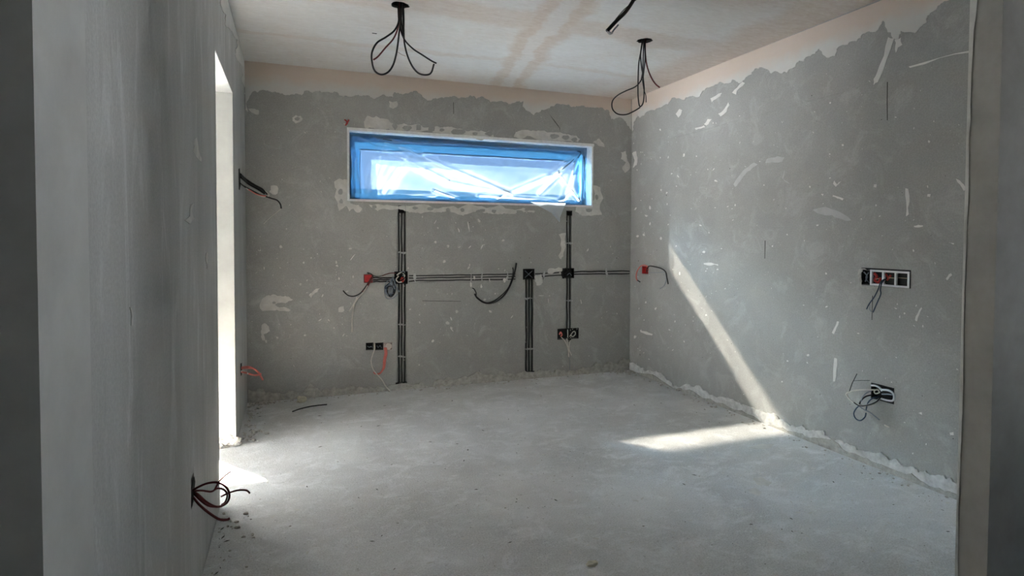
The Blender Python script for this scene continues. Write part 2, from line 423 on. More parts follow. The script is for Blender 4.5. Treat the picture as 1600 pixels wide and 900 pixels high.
lh = [(DY0-YF, 0, DY1-YF, DZ, None), (2.44-YF, .385, 2.51-YF, .50, .05), (4.945-YF, 1.775, 4.985-YF, 1.905, .04), (4.885-YF, .34, 4.935-YF, .43, .04)]
wall_left = struct(grid_wall('wall_left', (XL, YF, 0), (0, 1, 0), (0, 0, 1), (1, 0, 0), YB-YF, H+.2, LT, lh, M['cement_left']),
                   'grey cement left wall with a doorway cut through')
floor = struct(MB().box((-6.2, -4.2, -.12), (XR+.25, YB+.2, 0)).build('floor', M['floor']), 'dusty grey screed floor with footprints')
CH = [(625, 8), (1007.5, 63.5)]
chl = []
for x, y in CH:
    p = un(x, y, 2, H); chl.append(p)
ceiling = struct(grid_wall('ceiling', (-6.2, -4.2, H), (1, 0, 0), (0, 1, 0), (0, 0, -1), XR+.25+6.2, YB+.2+4.2, .2,
                 [(p.x+6.2-.07, p.y+4.2-.07, p.x+6.2+.07, p.y+4.2+.07, .10) for p in chl], M['ceiling']), 'pinkish white skimmed ceiling')
# front wall: two piers and a lintel around the wide opening the picture is taken through
struct(MB().box((-6.2, 1.068, 0), (XL, YF, H)).build('wall_front', M['pier']), 'pale grey pier at the left picture edge')
RPX = 2.094
struct(MB().box((RPX, 1.209, 0), (XR+.25, 1.30, H)).build('wall_front_right', M['pier_shaded']), 'dim grey pier at the right picture edge')
struct(MB().box((XL, 1.15, 2.45), (RPX, 1.30, H)).build('wall_front_lintel', M['cement']), 'lintel over the wide opening')
# hall behind the camera, side room beyond the left doorway, bounce ground outside
struct(grid_wall('wall_hall_right', (4.0, -4.2, 0), (0, 1, 0), (0, 0, 1), (-1, 0, 0), 5.409, H, .2, [(4.85, .5, 5.2, 2.2, None)], M['pier']))  # opening is unseen, added to light the left wall and pier
struct(MB().box((XR+.2, 1.1, 0), (4.2, 1.3, H)).build('wall_hall_corner', M['pier']))
struct(grid_wall('wall_hall_back', (-6.2, -4.2, 0), (1, 0, 0), (0, 0, 1), (0, 1, 0), 10.4, H, .2, [(4.4, .0, 5.0, 1.6, None)], M['pier']))  # opening is unseen, added to let some light into the hall
struct(MB().box((XR+.25, -4.2, -.12), (4.2, 1.3, 0)).build('floor_hall', M['floor']))
struct(MB().box((XR+.25, -4.2, H), (4.2, 1.3, H+.2)).build('ceiling_hall', M['ceiling']))
struct(MB().box((-1.4, -4.2, 0), (-1.2, 1.068, H)).build('wall_hall_left', M['pier']))
LX = -6.0
struct(MB().box((LX-1.5, 0.2, 2.68), (LX-.25, YB+3.6, 2.85)).build('sun_block_slab', M['ground']), 'unseen slab added to keep sun out of the side room')  # out of view, added to block sun from the side opening
struct(grid_wall('wall_side_room', (LX, 1.068, 0), (0, 1, 0), (0, 0, 1), (1, 0, 0), YB+.2-1.068, H, .25, [(.7, .0, 3.5, 2.6, None)], M['pier']))  # unseen opening, placed and sized to send light through the doorway
struct(grid_wall('wall_side_back', (LX, YB, 0), (1, 0, 0), (0, 0, 1), (0, -1, 0), BX-LX, H, .20, [(4.20, .0, 4.62, 1.78, None)], M['pier']))
struct(MB().box((LX, DY1-.05, 0), (XL-LT-.02, YB, .004)).build('side_bounce_floor', M['bounce_blue']))  # added pale cover, unseen, cools the light bounced through the doorway
struct(MB().box((LX, 1.308, 0), (XL-LT-.02, DY1-.05, .004)).build('side_bounce_cut', M['bounce_cut']))  # added dark cover, unseen, cuts the bounce onto the door reveal
struct(MB().box((-60, -60, -.5), (60, 60, -.14)).build('bounce_ground', M['ground']), 'unseen ground added to bounce light indoors')  # out of view, added for the light it throws up through the openings

# ------------------------------------------------------------------ window
win = bpy.data.objects.new('window_1', None); COL.objects.link(win); win.location = ((WX0+WX1)/2, YB, WZ0)
struct(win, 'long strip window masked with blue foil')
def wbox(name, a, b, mat): return MB().box(a, b).build(name, mat, win)
bt = .022
wbox('corner_bead', (WX0-.004, YB-.006, WZ1-.004), (WX1+bt, YB+.125, WZ1+bt), M['bead'])
wbox('corner_bead', (WX0-.016, YB-.006, WZ0-.012), (WX0+.004, YB+.125, WZ1+bt), M['bead'])
wbox('corner_bead', (WX1-.004, YB-.006, WZ0-.012), (WX1+bt*.6, YB+.125, WZ1+bt), M['bead'])
wbox('corner_bead', (WX0-.004, YB-.006, WZ0-.016), (WX1+.004, YB+.125, WZ0+.004), M['bead'])
for a, b in (((WX0, YB+.15, WZ1-.03), (WX1, YB+.195, WZ1)), ((WX0, YB+.15, WZ0), (WX1, YB+.195, WZ0+.03)),
             ((WX0, YB+.15, WZ0+.03), (WX0+.03, YB+.195, WZ1-.03)), ((WX1-.03, YB+.15, WZ0+.03), (WX1, YB+.195, WZ1-.03))):
    wbox('window_frame', a, b, M['white_plastic'])
wbox('pane', (WX0+.03, YB+.168, WZ0+.03), (WX1-.03, YB+.172, WZ1-.03), M['glass'])
gx0, gx1, gz0, gz1 = .597, 2.785, 1.849, 2.2055; fy = YB+.145
def sheet_rect(name, x0, x1, z0, z1, y, mat, wave=.0):
    nx, nz = 40, 6; vs = []; fs = []
    for j in range(nz+1):
        for i in range(nx+1):
            x = x0+(x1-x0)*i/nx; z = z0+(z1-z0)*j/nz
            vs.append((x, y+wave*math.sin(x*23+z*17)*math.sin(z*31+x*5), z))
    for j in range(nz):
        for i in range(nx):
            a = j*(nx+1)+i; fs.append((a, a+1, a+nx+2, a+nx+1))
    return mesh_obj(name, vs, fs, mat, win, True)
sheet_rect('foil_strip', WX0, WX1, gz1, WZ1, fy, M['foil_top'], .004)
sheet_rect('foil_strip', WX0, WX1, WZ0, gz0, fy, M['foil_low'], .004)
sheet_rect('foil_strip', WX0, gx0, gz0, gz1, fy, M['foil_side'], .004)
sheet_rect('foil_strip', gx1, WX1, gz0, gz1, fy, M['foil_side'], .004)
sheet_rect('foil_band', gx0, gx1, gz1-.088, gz1, fy+.004, M['foil_pale'])
sheet_rect('foil_band', gx0, gx0+.10, gz0, gz1-.088, fy+.004, M['foil_pale'])
for a, b in (((gx0, fy-.012, gz1-.006), (gx1, fy-.002, gz1+.006)), ((gx0-.006, fy-.012, gz0), (gx0+.003, fy-.002, gz1)),
             ((gx1-.03, fy-.012, gz0), (gx1-.018, fy-.002, gz1))):
    wbox('glazing_bead', a, b, M['white_plastic'])
# the loose clear sheet with its folds
sheet = thing('plastic_sheet', (1.69, YB, WZ0), 'clear creased plastic sheet hung across the strip window, one corner drooping', 'plastic sheet')
creases = [((548, 207), (700, 284), 9, .020), ((560, 215), (660, 262), 7, -.016), ((585, 214), (795, 303), 10, .022), ((552, 212), (564, 310), 8, .014),
           ((548, 230), (556, 300), 6, .014), ((700, 285), (800, 305), 8, .016), ((912, 236), (858, 275), 8, .022), ((912, 238), (845, 302), 7, -.018), ((905, 240), (880, 312), 8, .020),
           ((912, 240), (914, 308), 7, .016), ((678, 298), (716, 312), 5, .022), ((860, 275), (800, 300), 7, .012), ((870, 268), (905, 315), 7, .014),
           ((560, 312), (680, 308), 5, .016), ((600, 228), (575, 305), 12, -.012), ((640, 240), (600, 300), 12, .010), ((590, 222), (900, 236), 7, .010),
           ((788, 304), (770, 316), 4, .016), ((750, 306), (890, 316), 6, .016), ((895, 300), (870, 317), 5, .018)]
cr3 = []
for a, b, wd, am in creases:
    pa, pb = B(*a, -.07), B(*b, -.07); cr3.append((pa.x, pa.z, pb.x, pb.z, wd*.0030, am))
def sheet_y(x, z):
    ed = min(x-WX0, WX1-x, (z-WZ0)*1.6, (WZ1-z)*1.6); k = max(0, min(1, ed/.10))
    d = .108 - .022*k
    for x0, z0, x1, z1, wd, am in cr3:
        dx, dz = x1-x0, z1-z0; L2 = dx*dx+dz*dz; t = max(0, min(1, ((x-x0)*dx+(z-z0)*dz)/L2))
        q = math.hypot(x-x0-dx*t, z-z0-dz*t)/wd
        if q < 3: d -= am*math.exp(-q*q)*(.35+.65*k)
    d += .004*math.sin(x*9+z*31)+.003*math.sin(x*37-z*23)
    return YB + max(.012, min(.125, d))
nx, nz = 260, 70; vs = []; fs = []
for j in range(nz+1):
    for i in range(nx+1):
        x = WX0+.002+(WX1-WX0-.004)*i/nx; z = WZ0+.002+(WZ1-WZ0-.004)*j/nz; vs.append((x, sheet_y(x, z), z))
for j in range(nz):
    for i in range(nx):
        a = j*(nx+1)+i; fs.append((a+nx+1, a+nx+2, a+1, a))
so_ = mesh_obj('sheet', vs, fs, M['sheet'], sheet, True)
fa = so_.data.attributes.new('fold', 'FLOAT', 'POINT'); fv = []
for x, y, z in vs:
    q = 0
    for x0, z0, x1, z1, wd, am in cr3:
        dx, dz = x1-x0, z1-z0; t = max(0, min(1, ((x-x0)*dx+(z-z0)*dz)/(dx*dx+dz*dz))); dd = math.hypot(x-x0-dx*t, z-z0-dz*t)/wd
        q = max(q, math.exp(-(dd*2.2)**2), .30*math.exp(-((dd-1.6)*1.5)**2))
    fv.append(min(1, q))
fa.data.foreach_set('value', fv)
# drooping corner over the sill
top = [(829, 317.5), (848, 318), (866, 318.3), (884, 318.6)]; rows = []
for t in (0, .25, .5, .75, 1):
    r = []
    for k in range(9):
        q = k/8; x = 829+q*55 + (t*(872-829-q*55))*1.0; y = 315.5 + q*2 + t*(30*(1-.25*(1-q)))
        if t == 1: x, y = 873+q*1.5, 346+q
        r.append(B(x, y, .010+.012*math.sin(q*9+t*3)*(.3+t) + .012*(t > 0)))
    rows.append(r)
vs = [p for r in rows for p in r]; fs = [(j*9+i, j*9+i+1, j*9+i+10, j*9+i+9) for j in range(4) for i in range(8)]
mesh_obj('drooping_corner', vs, fs, M['sheet_tail'], sheet, True)

# ------------------------------------------------------------------ plaster bands, patches and splashes on the walls
bandB = [(381, 90)] + [(986, 153)]
edge = [(986, 203), (978, 190), (968, 183), (955, 186), (951, 172), (938, 168), (920, 168), (905, 166), (895, 167), (880, 163), (868, 163), (855, 170), (834, 180), (818, 158), (805, 160),
        (795, 163), (780, 158), (755, 151), (735, 149), (727, 153), (712, 151), (700, 152), (690, 152), (672, 157), (660, 151), (652, 143), (637, 146), (617, 144), (614, 152), (604, 151), (597, 148), (583, 154), (575, 149), (560, 148), (548, 151), (536, 151), (522, 143),
        (500, 142), (476, 142), (472, 149), (452, 149), (440, 146), (424, 144), (408, 141), (395, 143), (390, 150), (387, 175), (384, 168)]
def band(plane, top, edge, name, parent, mat, t=.004, amp=.5, it=3):
    fn, nr = PLANES[plane]; e = rough(edge, amp, it, closed=False)
    out3 = [fn(*p) for p in top] + [fn(*p) for p in e]
    vs, fs = slab_data(out3, nr, t)
    o = mesh_obj(name, vs, fs, mat, parent)
    bm = bmesh.new(); bm.from_mesh(o.data); bmesh.ops.triangulate(bm, faces=[f for f in bm.faces if len(f.verts) > 4])
    bmesh.ops.recalc_face_normals(bm, faces=bm.faces); bm.to_mesh(o.data); bm.free(); return o
band('B', [(381.5, 92.3), (600, 114.6), (800, 135), (986, 154)], edge, 'plaster_band', wall_back, M['plaster_pink'])
edgeR = [(1560, -30), (1520, -4), (1475, 2), (1458, 18), (1448, 35), (1430, 52), (1408, 48), (1405, 60), (1396, 60), (1386, 45), (1380, 32), (1365, 50), (1352, 52), (1345, 60), (1330, 65), (1313, 72), (1306, 88), (1292, 90), (1280, 76), (1266, 88),
         (1257, 96), (1248, 97), (1235, 108), (1222, 115), (1205, 115), (1190, 105), (1175, 116), (1164, 124), (1155, 130), (1145, 124), (1137, 130), (1125, 128), (1110, 136), (1098, 142), (1090, 152), (1082, 150), (1068, 156),
         (1054, 152), (1045, 162), (1030, 168), (1020, 172), (1008, 178), (1000, 184), (996, 178), (991, 190), (988, 205)]
topR = [(986.5, 154), (1032, 136.5), (1200, 70.5), (1380, 0), (1450, -28), (1560, -70)]
band('R', topR, edgeR, 'plaster_band', wall_right, M['plaster_pink'])
edgeL = [(383, 150), (380, 118), (376, 100), (371, 70), (364, 55), (360, 48), (352, 25), (348, 18), (344, 8), (336, -20)]
band('L', [(345, -35), (355, 0), (381, 92.5)], edgeL, 'plaster_band', wall_left, M['plaster'], .003)

# filler patches round the window
def patchB(px, **kw): return blob('plaster_patch', 'B', px, M['patch'], wall_back, **kw)
for px in ([(568, 190), (574, 181), (592, 184), (607, 187), (611, 192), (622, 195), (632, 193), (642, 196), (655, 194), (672, 198), (690, 199), (700, 198), (720, 201), (745, 205), (760, 207), (770, 206), (772, 214), (760, 215.5), (700, 212), (640, 208.5), (600, 206), (585, 201), (570, 200)],
           [(806, 206), (815, 203), (838, 205), (858, 207), (880, 209), (900, 212), (906, 217), (903, 222), (880, 222), (850, 220), (815, 217), (803, 214)],
           [(522, 284), (530, 279), (543, 281), (544, 312), (548, 318), (560, 320), (566, 326), (562, 332), (552, 326), (546, 330), (541, 322), (530, 330), (527, 316), (523, 308), (526, 296)],
           [(575, 319), (600, 321), (640, 322), (700, 323), (760, 325), (800, 327), (835, 329), (835, 332), (820, 331), (800, 334), (775, 334), (756, 333), (750, 328), (735, 333), (712, 333), (700, 330), (690, 332), (660, 333), (640, 332), (630, 328), (612, 328), (600, 326), (590, 330), (580, 324)],
           [(902, 322), (926, 323), (927, 290), (938, 293), (940, 303), (938, 330), (940, 336), (925, 337), (905, 335), (898, 330)],
           [(926, 222), (936, 216), (943, 224), (945, 230), (936, 228)],
           [(406, 480), (408, 470), (416, 462), (428, 460), (440, 463), (452, 464), (458, 468), (446, 474), (438, 480), (450, 482), (454, 485), (440, 486), (410, 486)],
           [(409, 508), (414, 505), (420, 510), (422, 518), (412, 522), (415, 532), (410, 532)],
           [(423, 291), (431, 290), (435, 294), (434, 302), (426, 304), (421, 300)],
           [(608, 210-52), (614, 160), (620, 158), (622, 164), (614, 170), (608, 166)],
           [(397, 170), (404, 172), (404, 179), (394, 176), (388, 170)],
           [(873, 366), (884, 364), (884, 385), (880, 395), (876, 405), (872, 400)],
           [(484, 463), (491, 453), (500, 450), (496, 456), (486, 466)], [(530, 480), (537, 479), (538, 485), (529, 488)],
           [(970, 238), (978, 236), (980, 250), (984, 262), (976, 270), (972, 262), (978, 254), (970, 248)],
           [(835, 432), (846, 428), (848, 442), (838, 446)], [(856, 421), (878, 419), (878, 424), (856, 427)]):
    patchB(px)
ring = [(456, 184), (462, 180), (470, 181), (473, 185), (468, 191), (462, 193), (457, 189)]
patchB(ring); blob('cement_smear', 'B', [(460, 185), (465, 182.5), (469, 185), (465, 189), (461, 188)], M['cement'], wall_back, t=.004)
# darker cement showing through the filler
for (x, y, rx, ry) in ((617, 197, 4, 6), (636, 200, 7, 5), (654, 199, 5, 6), (674, 201, 6, 5), (717, 206, 11, 5), (690, 203, 4, 3), (742, 209, 5, 3), (765, 209, 7, 4), (866, 213, 7, 4), (884, 215, 6, 4), (897, 218, 5, 3), (606, 203, 3, 2),
                      (532, 300, 4, 5), (533, 315, 3, 4), (585, 323, 4, 3), (648, 325, 5, 3), (672, 326, 6, 3), (700, 328, 4, 3), (722, 328, 4, 3), (754, 329, 5, 3), (772, 330, 4, 3), (812, 331, 6, 3), (932, 308, 3, 4), (920, 329, 6, 3), (823, 328, 4, 2),
                      (440, 476, 9, 4), (428, 473, 3, 2)):
    px = [(x+rx*math.cos(a)*RNG.uniform(.7, 1.2), y+ry*math.sin(a)*RNG.uniform(.7, 1.2)) for a in [k*math.pi/4 for k in range(8)]]
    blob('cement_smear', 'B', px, M['cement'], wall_back, t=.0045, amp=.2, it=1)

# right wall: trowel marks and smears
def patchR(px, mat='plaster', **kw): return blob('plaster_smear', 'R', px, M[mat], wall_right, **kw)
for px in ([(1388, 58), (1397, 60), (1372, 128), (1365, 133), (1370, 115)], [(1420, 104), (1516, 79), (1516, 82), (1422, 106)], [(1415, 294), (1419, 295), (1420, 335), (1416, 338)],
           [(1494, 279), (1500, 282), (1510, 296), (1506, 298)], [(1304, 282), (1308, 288), (1314, 283), (1306, 292), (1302, 287)], [(1366, 288), (1370, 288), (1369, 293), (1365, 292)], [(1450, 303), (1454, 303), (1453, 308), (1449, 307)],
           [(1302, 305), (1318, 310), (1316, 313), (1301, 307)], [(1283, 303), (1287, 303), (1286, 307)], [(1304, 559), (1308, 560), (1305, 596), (1302, 596)], [(1300, 520), (1308, 502), (1311, 503), (1303, 522)],
           [(1000, 516), (1020, 522), (1019, 524), (1001, 519)], [(1484, 676), (1490, 675), (1490, 680), (1485, 680)], [(1478, 435), (1486, 427), (1488, 430), (1480, 438)], [(1428, 353), (1442, 352), (1442, 354), (1429, 355)],
           [(1100, 411), (1122, 413), (1122, 415), (1100, 413)], [(1482, 378), (1491, 380), (1490, 382)], [(1435, 645), (1440, 644), (1441, 648)], [(1430, 500), (1440, 480), (1441, 482), (1433, 502)]):
    patchR(px, amp=.25, it=2, t=.002)
for px in ([(1146, 288), (1160, 268), (1178, 254), (1184, 257), (1168, 268), (1156, 284), (1149, 292)], [(1198, 248), (1215, 244), (1226, 246), (1222, 253), (1210, 254), (1196, 255)], [(1226, 264), (1224, 280), (1234, 287), (1226, 283), (1222, 278)],
           [(1270, 328), (1290, 323), (1310, 330), (1330, 344), (1322, 345), (1300, 336), (1280, 334)]):
    patchR(px, 'smear', amp=.2, it=2, t=.0008)
for px in ([(1056, 178), (1062, 170), (1066, 172), (1060, 184)], [(1100, 194), (1106, 186), (1112, 186), (1104, 196)], [(1144, 145), (1160, 128), (1164, 130), (1150, 148)], [(1122, 178), (1138, 160), (1140, 164), (1126, 182)], [(1110, 154), (1128, 145), (1126, 150), (1112, 160)],
           [(1086, 200), (1100, 196), (1102, 199), (1088, 203)], [(988, 240), (994, 236), (995, 258), (989, 262)], [(1398, 62), (1408, 58), (1410, 70), (1400, 82)]):
    patchR(px, 'plaster', amp=.3, it=2, t=.002)
# crumbly plaster arris of the right pier
arr = []
for k in range(60):
    z = k/59*H; wv = .006+.004*math.sin(z*9)+.003*RNG.random()
    arr.append((z, wv*(1.6 if z > 1.75 else .55)))
vs = []; fs = []
for z, wv in arr: vs += [(RPX-.003, 1.30-wv, z), (RPX-.004, 1.304, z), (RPX+wv, 1.304, z), (RPX+.001, 1.298, z)]
for k in range(59):
    a = k*4
    for q in range(4): fs.append((a+q, a+(q+1) % 4, a+4+(q+1) % 4, a+4+q))
o = mesh_obj('crumbly_arris', vs, fs, M['patch'], bpy.data.objects['wall_front_right'])

# left wall smears
for px in ([(303, 218), (307, 215), (311, 240), (314, 252), (308, 246), (302, 236)], [(298, 320), (302, 318), (303, 342), (296, 350), (288, 344), (296, 338)], [(202, 480), (205, 482), (207, 508), (204, 509)], [(322, 395), (324, 395), (323, 420)]):
    blob('plaster_smear', 'L', px, M['patch'], wall_left, t=.002, amp=.2, it=2)

def scatter(n, x0, y0, x1, y1, ok, smin=1.5, smax=5, asp=(.25, .9)):
    it = []
    while len(it) < n:
        x, y = RNG.uniform(x0, x1), RNG.uniform(y0, y1)
        if not ok(x, y): continue
        L = smin+(smax-smin)*RNG.random()**2.4; it.append((x, y, L, max(1.1, L*RNG.uniform(*asp)), RNG.gauss(math.pi/2, .8)))
    return it
okB = lambda x, y: not (540 < x < 930 and 195 < y < 330) and y > 160 and y < 625-.08*(x-388)
specks('plaster_specks', 'B', scatter(230, 392, 165, 980, 600, okB) + scatter(90, 392, 380, 560, 540, okB, 2, 9) + scatter(50, 640, 335, 800, 520, okB, 2, 9), M['patch'], wall_back)
specks('dark_pits', 'B', scatter(120, 392, 165, 980, 600, okB, 1.2, 3), M['cavity'], wall_back, .0008)
okR = lambda x, y: y > 200-.39*(x-986)+20 and y < 570+.386*(x-984)
specks('plaster_specks', 'R', scatter(260, 990, 100, 1505, 740, okR, 1.6, 7) + scatter(90, 990, 180, 1120, 560, okR, 2, 9), M['plaster'], wall_right)
specks('dark_pits', 'R', scatter(150, 990, 100, 1505, 740, okR, 1.5, 4), M['cavity'], wall_right, .0008)
fixed = [(680, 347, 14, 2, -1.0), (732, 352, 30, 3, 1.4), (717, 360, 10, 3, 1.2), (753, 385, 14, 3, -1.2), (734, 386, 8, 2, -.8), (918, 391, 8, 3, -.9), (551, 402, 16, 2.4, -.9), (550, 508, 14, 2.4, 1.57), (537, 523, 9, 2, -1), (845, 462, 14, 1.6, 0), (857, 470, 14, 1.6, 1.57),
         (908, 472, 12, 2, 1.3), (800, 495, 8, 2.4, -1), (705, 498, 9, 2.6, 1.2), (706, 515, 12, 2, .9), (676, 533, 7, 5, -.7), (655, 570, 5, 2.5, -.5), (736, 445, 14, 4, 1.5), (752, 447, 12, 5, 1.5), (788, 438, 10, 6, 1.5), (792, 436, 9, 3, 1.5), (765, 438, 9, 2, 1.3), (485, 460, 9, 3, -.8), (500, 500, 9, 3, -.5), (504, 462, 9, 3, -1.2)]
specks('plaster_dashes', 'B', fixed, M['plaster'], wall_back, .003)

# mortar skirting strips at the foot of the walls
def skirt(name, plane, low, topedge, mat, parent, t, amp=.6):
    return band(plane, low, topedge, name, parent, mat, t, amp, 3)
skirt('mortar_skirting', 'B', [(388, 629), (600, 611.5), (800, 595.5), (984, 580.5)], [(984, 562), (968, 563), (960, 568), (940, 570), (925, 573), (905, 576), (880, 578), (850, 580), (845, 576), (838, 580), (800, 584), (760, 586), (720, 590), (690, 593), (660, 597), (640, 600), (615, 601), (590, 603), (560, 604), (530, 607), (500, 611), (470, 614), (440, 616), (415, 614), (412, 607), (400, 611), (388, 608)], M['mortar'], wall_back, .014)
skirt('mortar_skirting', 'R', [(985, 582), (1100, 626.4), (1240, 680.5), (1380, 735), (1500, 781), (1560, 804)], [(1560, 790), (1500, 755), (1480, 748), (1470, 742), (1455, 742), (1448, 735), (1438, 738), (1425, 728), (1412, 728), (1405, 720), (1390, 718), (1360, 706), (1340, 703), (1320, 694), (1290, 680), (1270, 672), (1255, 664), (1245, 668), (1230, 660), (1200, 645), (1180, 638), (1160, 632), (1130, 620), (1100, 610), (1070, 601), (1040, 590), (1020, 580), (1000, 572), (985, 566)], M['white_mortar'], wall_right, .012)
skirt('mortar_skirting', 'R', [(985, 582), (1100, 626.4), (1240, 680.5), (1380, 735), (1500, 781), (1560, 804)], [(1560, 799), (1500, 773), (1440, 750), (1380, 725), (1320, 702), (1280, 684), (1240, 674), (1180, 650), (1100, 622), (1040, 597), (985, 577)], M['mortar'], wall_right, .022, .35)

# ------------------------------------------------------------------ doorway reveal and floor litter
MB().box((XL-LT+.002, DY1-.004, .10), (XL-.001, DY1+.001, DZ)).build('reveal_plaster', M['cream'], wall_left)['label'] = 'cream plastered reveal of the doorway'
MB().box((XL-LT+.002, DY0, DZ-.004), (XL-.001, DY1, DZ+.001)).build('head_plaster', M['cream'], wall_left)
def rock(c, r, sq=(1, 1, .7), seed=0, sub=1):
    rg = random.Random(seed); bm = bmesh.new(); bmesh.ops.create_icosphere(bm, subdivisions=sub, radius=1)
    vs = []; 
    for v in bm.verts:
        k = rg.uniform(.7, 1.2); vs.append((c[0]+v.co.x*r*sq[0]*k, c[1]+v.co.y*r*sq[1]*k, max(.0005, c[2]+v.co.z*r*sq[2]*k)))
    bm.verts.ensure_lookup_table(); fs = [tuple(v.index for v in f.verts) for f in bm.faces]; bm.free(); return vs, fs
# broken mortar at the foot of the doorway jamb
mb = MB()
for k in range(26):
    x = RNG.uniform(XL-.20, XL+.005); z = RNG.random()**1.6*.10; r = RNG.uniform(.012, .032)
    mb.add(*rock((x, DY1+.004-RNG.random()*.012*(1-z*6), z), r, (1, .6, .8), k))
mb.build('broken_mortar', M['cream'], wall_left)
# mortar crumbs lying along the walls
mb = MB()
def crumbs(n, fx, fy, r0, r1):
    for k in range(n):
        r = r0+(r1-r0)*RNG.random()**2.5; mb.add(*rock((fx(), fy(), r*.3), r, (RNG.uniform(.7, 1.5), RNG.uniform(.7, 1.5), .6), RNG.randrange(10**6), 1))
crumbs(90, lambda: XL+.02+abs(RNG.gauss(0, .06)), lambda: RNG.uniform(4.35, 5.38), .004, .020)
crumbs(110, lambda: XL+.02+abs(RNG.gauss(0, .07)), lambda: RNG.uniform(1.4, 3.3), .003, .012)
crumbs(120, lambda: RNG.uniform(XL, XR-.05), lambda: YB-.03-abs(RNG.gauss(0, .04)), .003, .013)
crumbs(50, lambda: XR-.03-abs(RNG.gauss(0, .09)), lambda: YB-.03-abs(RNG.gauss(0, .10)), .006, .030)
crumbs(40, lambda: XL+.03+abs(RNG.gauss(0, .10)), lambda: YB-.03-abs(RNG.gauss(0, .06)), .006, .026)
crumbs(150, lambda: XR-.04-abs(RNG.gauss(0, .05)), lambda: RNG.uniform(1.5, 5.3), .003, .012)
crumbs(150, lambda: RNG.uniform(XL+.1, XR-.1), lambda: RNG.uniform(1.4, 5.2), .002, .006)
crumbs_o = tag(mb.build('mortar_crumbs', M['crumb']), 'grey mortar crumbs scattered on the screed along the walls', 'debris', kind='stuff')
mb = MB()
for k in range(50):
    x = XL+.03+abs(RNG.gauss(0, .05)); y = RNG.choice([RNG.uniform(4.4, 5.35), RNG.uniform(1.5, 3.2)]); a = RNG.uniform(0, 6.28); L = RNG.uniform(.006, .02); wd = L*.25
    p = Vector((x, y, .003)); d = Vector((math.cos(a), math.sin(a), 0)); n = Vector((-d.y, d.x, 0))
    mb.add([p-d*L, p+n*wd, p+d*L, p-n*wd, p+Vector((0, 0, .004))], [(0, 1, 4), (1, 2, 4), (2, 3, 4), (3, 0, 4)])
for k in range(60):
    x, y = RNG.uniform(0, XR-.1), RNG.uniform(1.5, 5.2); a = RNG.uniform(0, 6.28); L = RNG.uniform(.005, .02); wd = L*.3
    p = Vector((x, y, .002)); d = Vector((math.cos(a), math.sin(a), 0)); n = Vector((-d.y, d.x, 0))
    mb.add([p-d*L, p+n*wd, p+d*L, p-n*wd, p+Vector((0, 0, .003))], [(0, 1, 4), (1, 2, 4), (2, 3, 4), (3, 0, 4)])
tag(mb.build('dark_chips', M['chip'], crumbs_o), 'dark chips and offcuts', kind='stuff')
def chunk(px, r, sq, mat, label, seed):
    p = FL(*px); vs, fs = rock((p.x, p.y, r*sq[2]*.7), r, sq, seed, 2)
    o = mesh_obj('mortar_chunk', vs, fs, mat); tag(o, label, 'rubble', 'loose lumps on the floor'); return o
chunk((925, 884), .020, (1.3, .9, .6), M['crumb_pale'], 'small pale mortar lump lying alone on the near floor', 3)
chunk((471, 629), .034, (1.2, .8, 1.0), M['crumb_pale'], 'yellowish mortar lump at the foot of the back wall by the cable offcut', 5)
chunk((1061, 611), .024, (1.3, .8, .7), M['crumb'], 'grey mortar lump by the right wall near the far corner', 8)
# black cable offcut on the floor
e = thing('cable_offcut', FL(484, 638), 'short black cable offcut lying on the floor near the back wall', 'cable')
tube('cable', [FL(*p, .006) for p in ((457, 643), (470, 638.5), (485, 635), (500, 633), (511, 632))], .005, M['wire_black'], e)
# boot prints pressed in the dust
def bootprint(px, ang, n, label):
    c = FL(*px); d = Vector((math.cos(ang), math.sin(ang), 0)); nn = Vector((-d.y, d.x, 0)); mb = MB()
    for k in range(n):
        for s in (-1, 1):
            q = c + d*((k-n/2)*.016+RNG.gauss(0, .006)) + nn*(s*.02+RNG.gauss(0, .012))
            if RNG.random() < .3: continue
            a = RNG.gauss(.3, .5)*s; d2 = (nn*math.cos(a)+d*math.sin(a)); n2 = Vector((-d2.y, d2.x, 0)); L = RNG.uniform(.010, .02)
            mb.add([q-d2*L, q+n2*.003, q+d2*L, q-n2*.003, q+Vector((0, 0, .0016))], [(0, 1, 4), (1, 2, 4), (2, 3, 4), (3, 0, 4)])
    o = mb.build('boot_print', M['floor'], floor); o['label'] = label
for i, (px, a) in enumerate((((478, 865), 1.2), ((505, 872), 1.3), ((618, 830), .2), ((575, 806), 1.0), ((1210, 832), 1.9), ((1215, 868), 2.0), ((440, 826), .8), ((740, 795), 2.2), ((1060, 845), 2.0), ((680, 842), .4), ((560, 790), .7))):
    bootprint(px, a, 13, 'boot tread ridges in the dust')
# pale dried puddles on the screed
for px in ([(1176, 748), (1190, 745), (1206, 755), (1200, 760), (1184, 758)], [(1168, 765), (1180, 762), (1190, 770), (1186, 775), (1172, 770)], [(1168, 700), (1190, 693), (1210, 694), (1204, 700), (1180, 702)]):
    blob('dried_splash', 'F', px, M['patch'], floor, t=.0008, amp=.15, it=2)

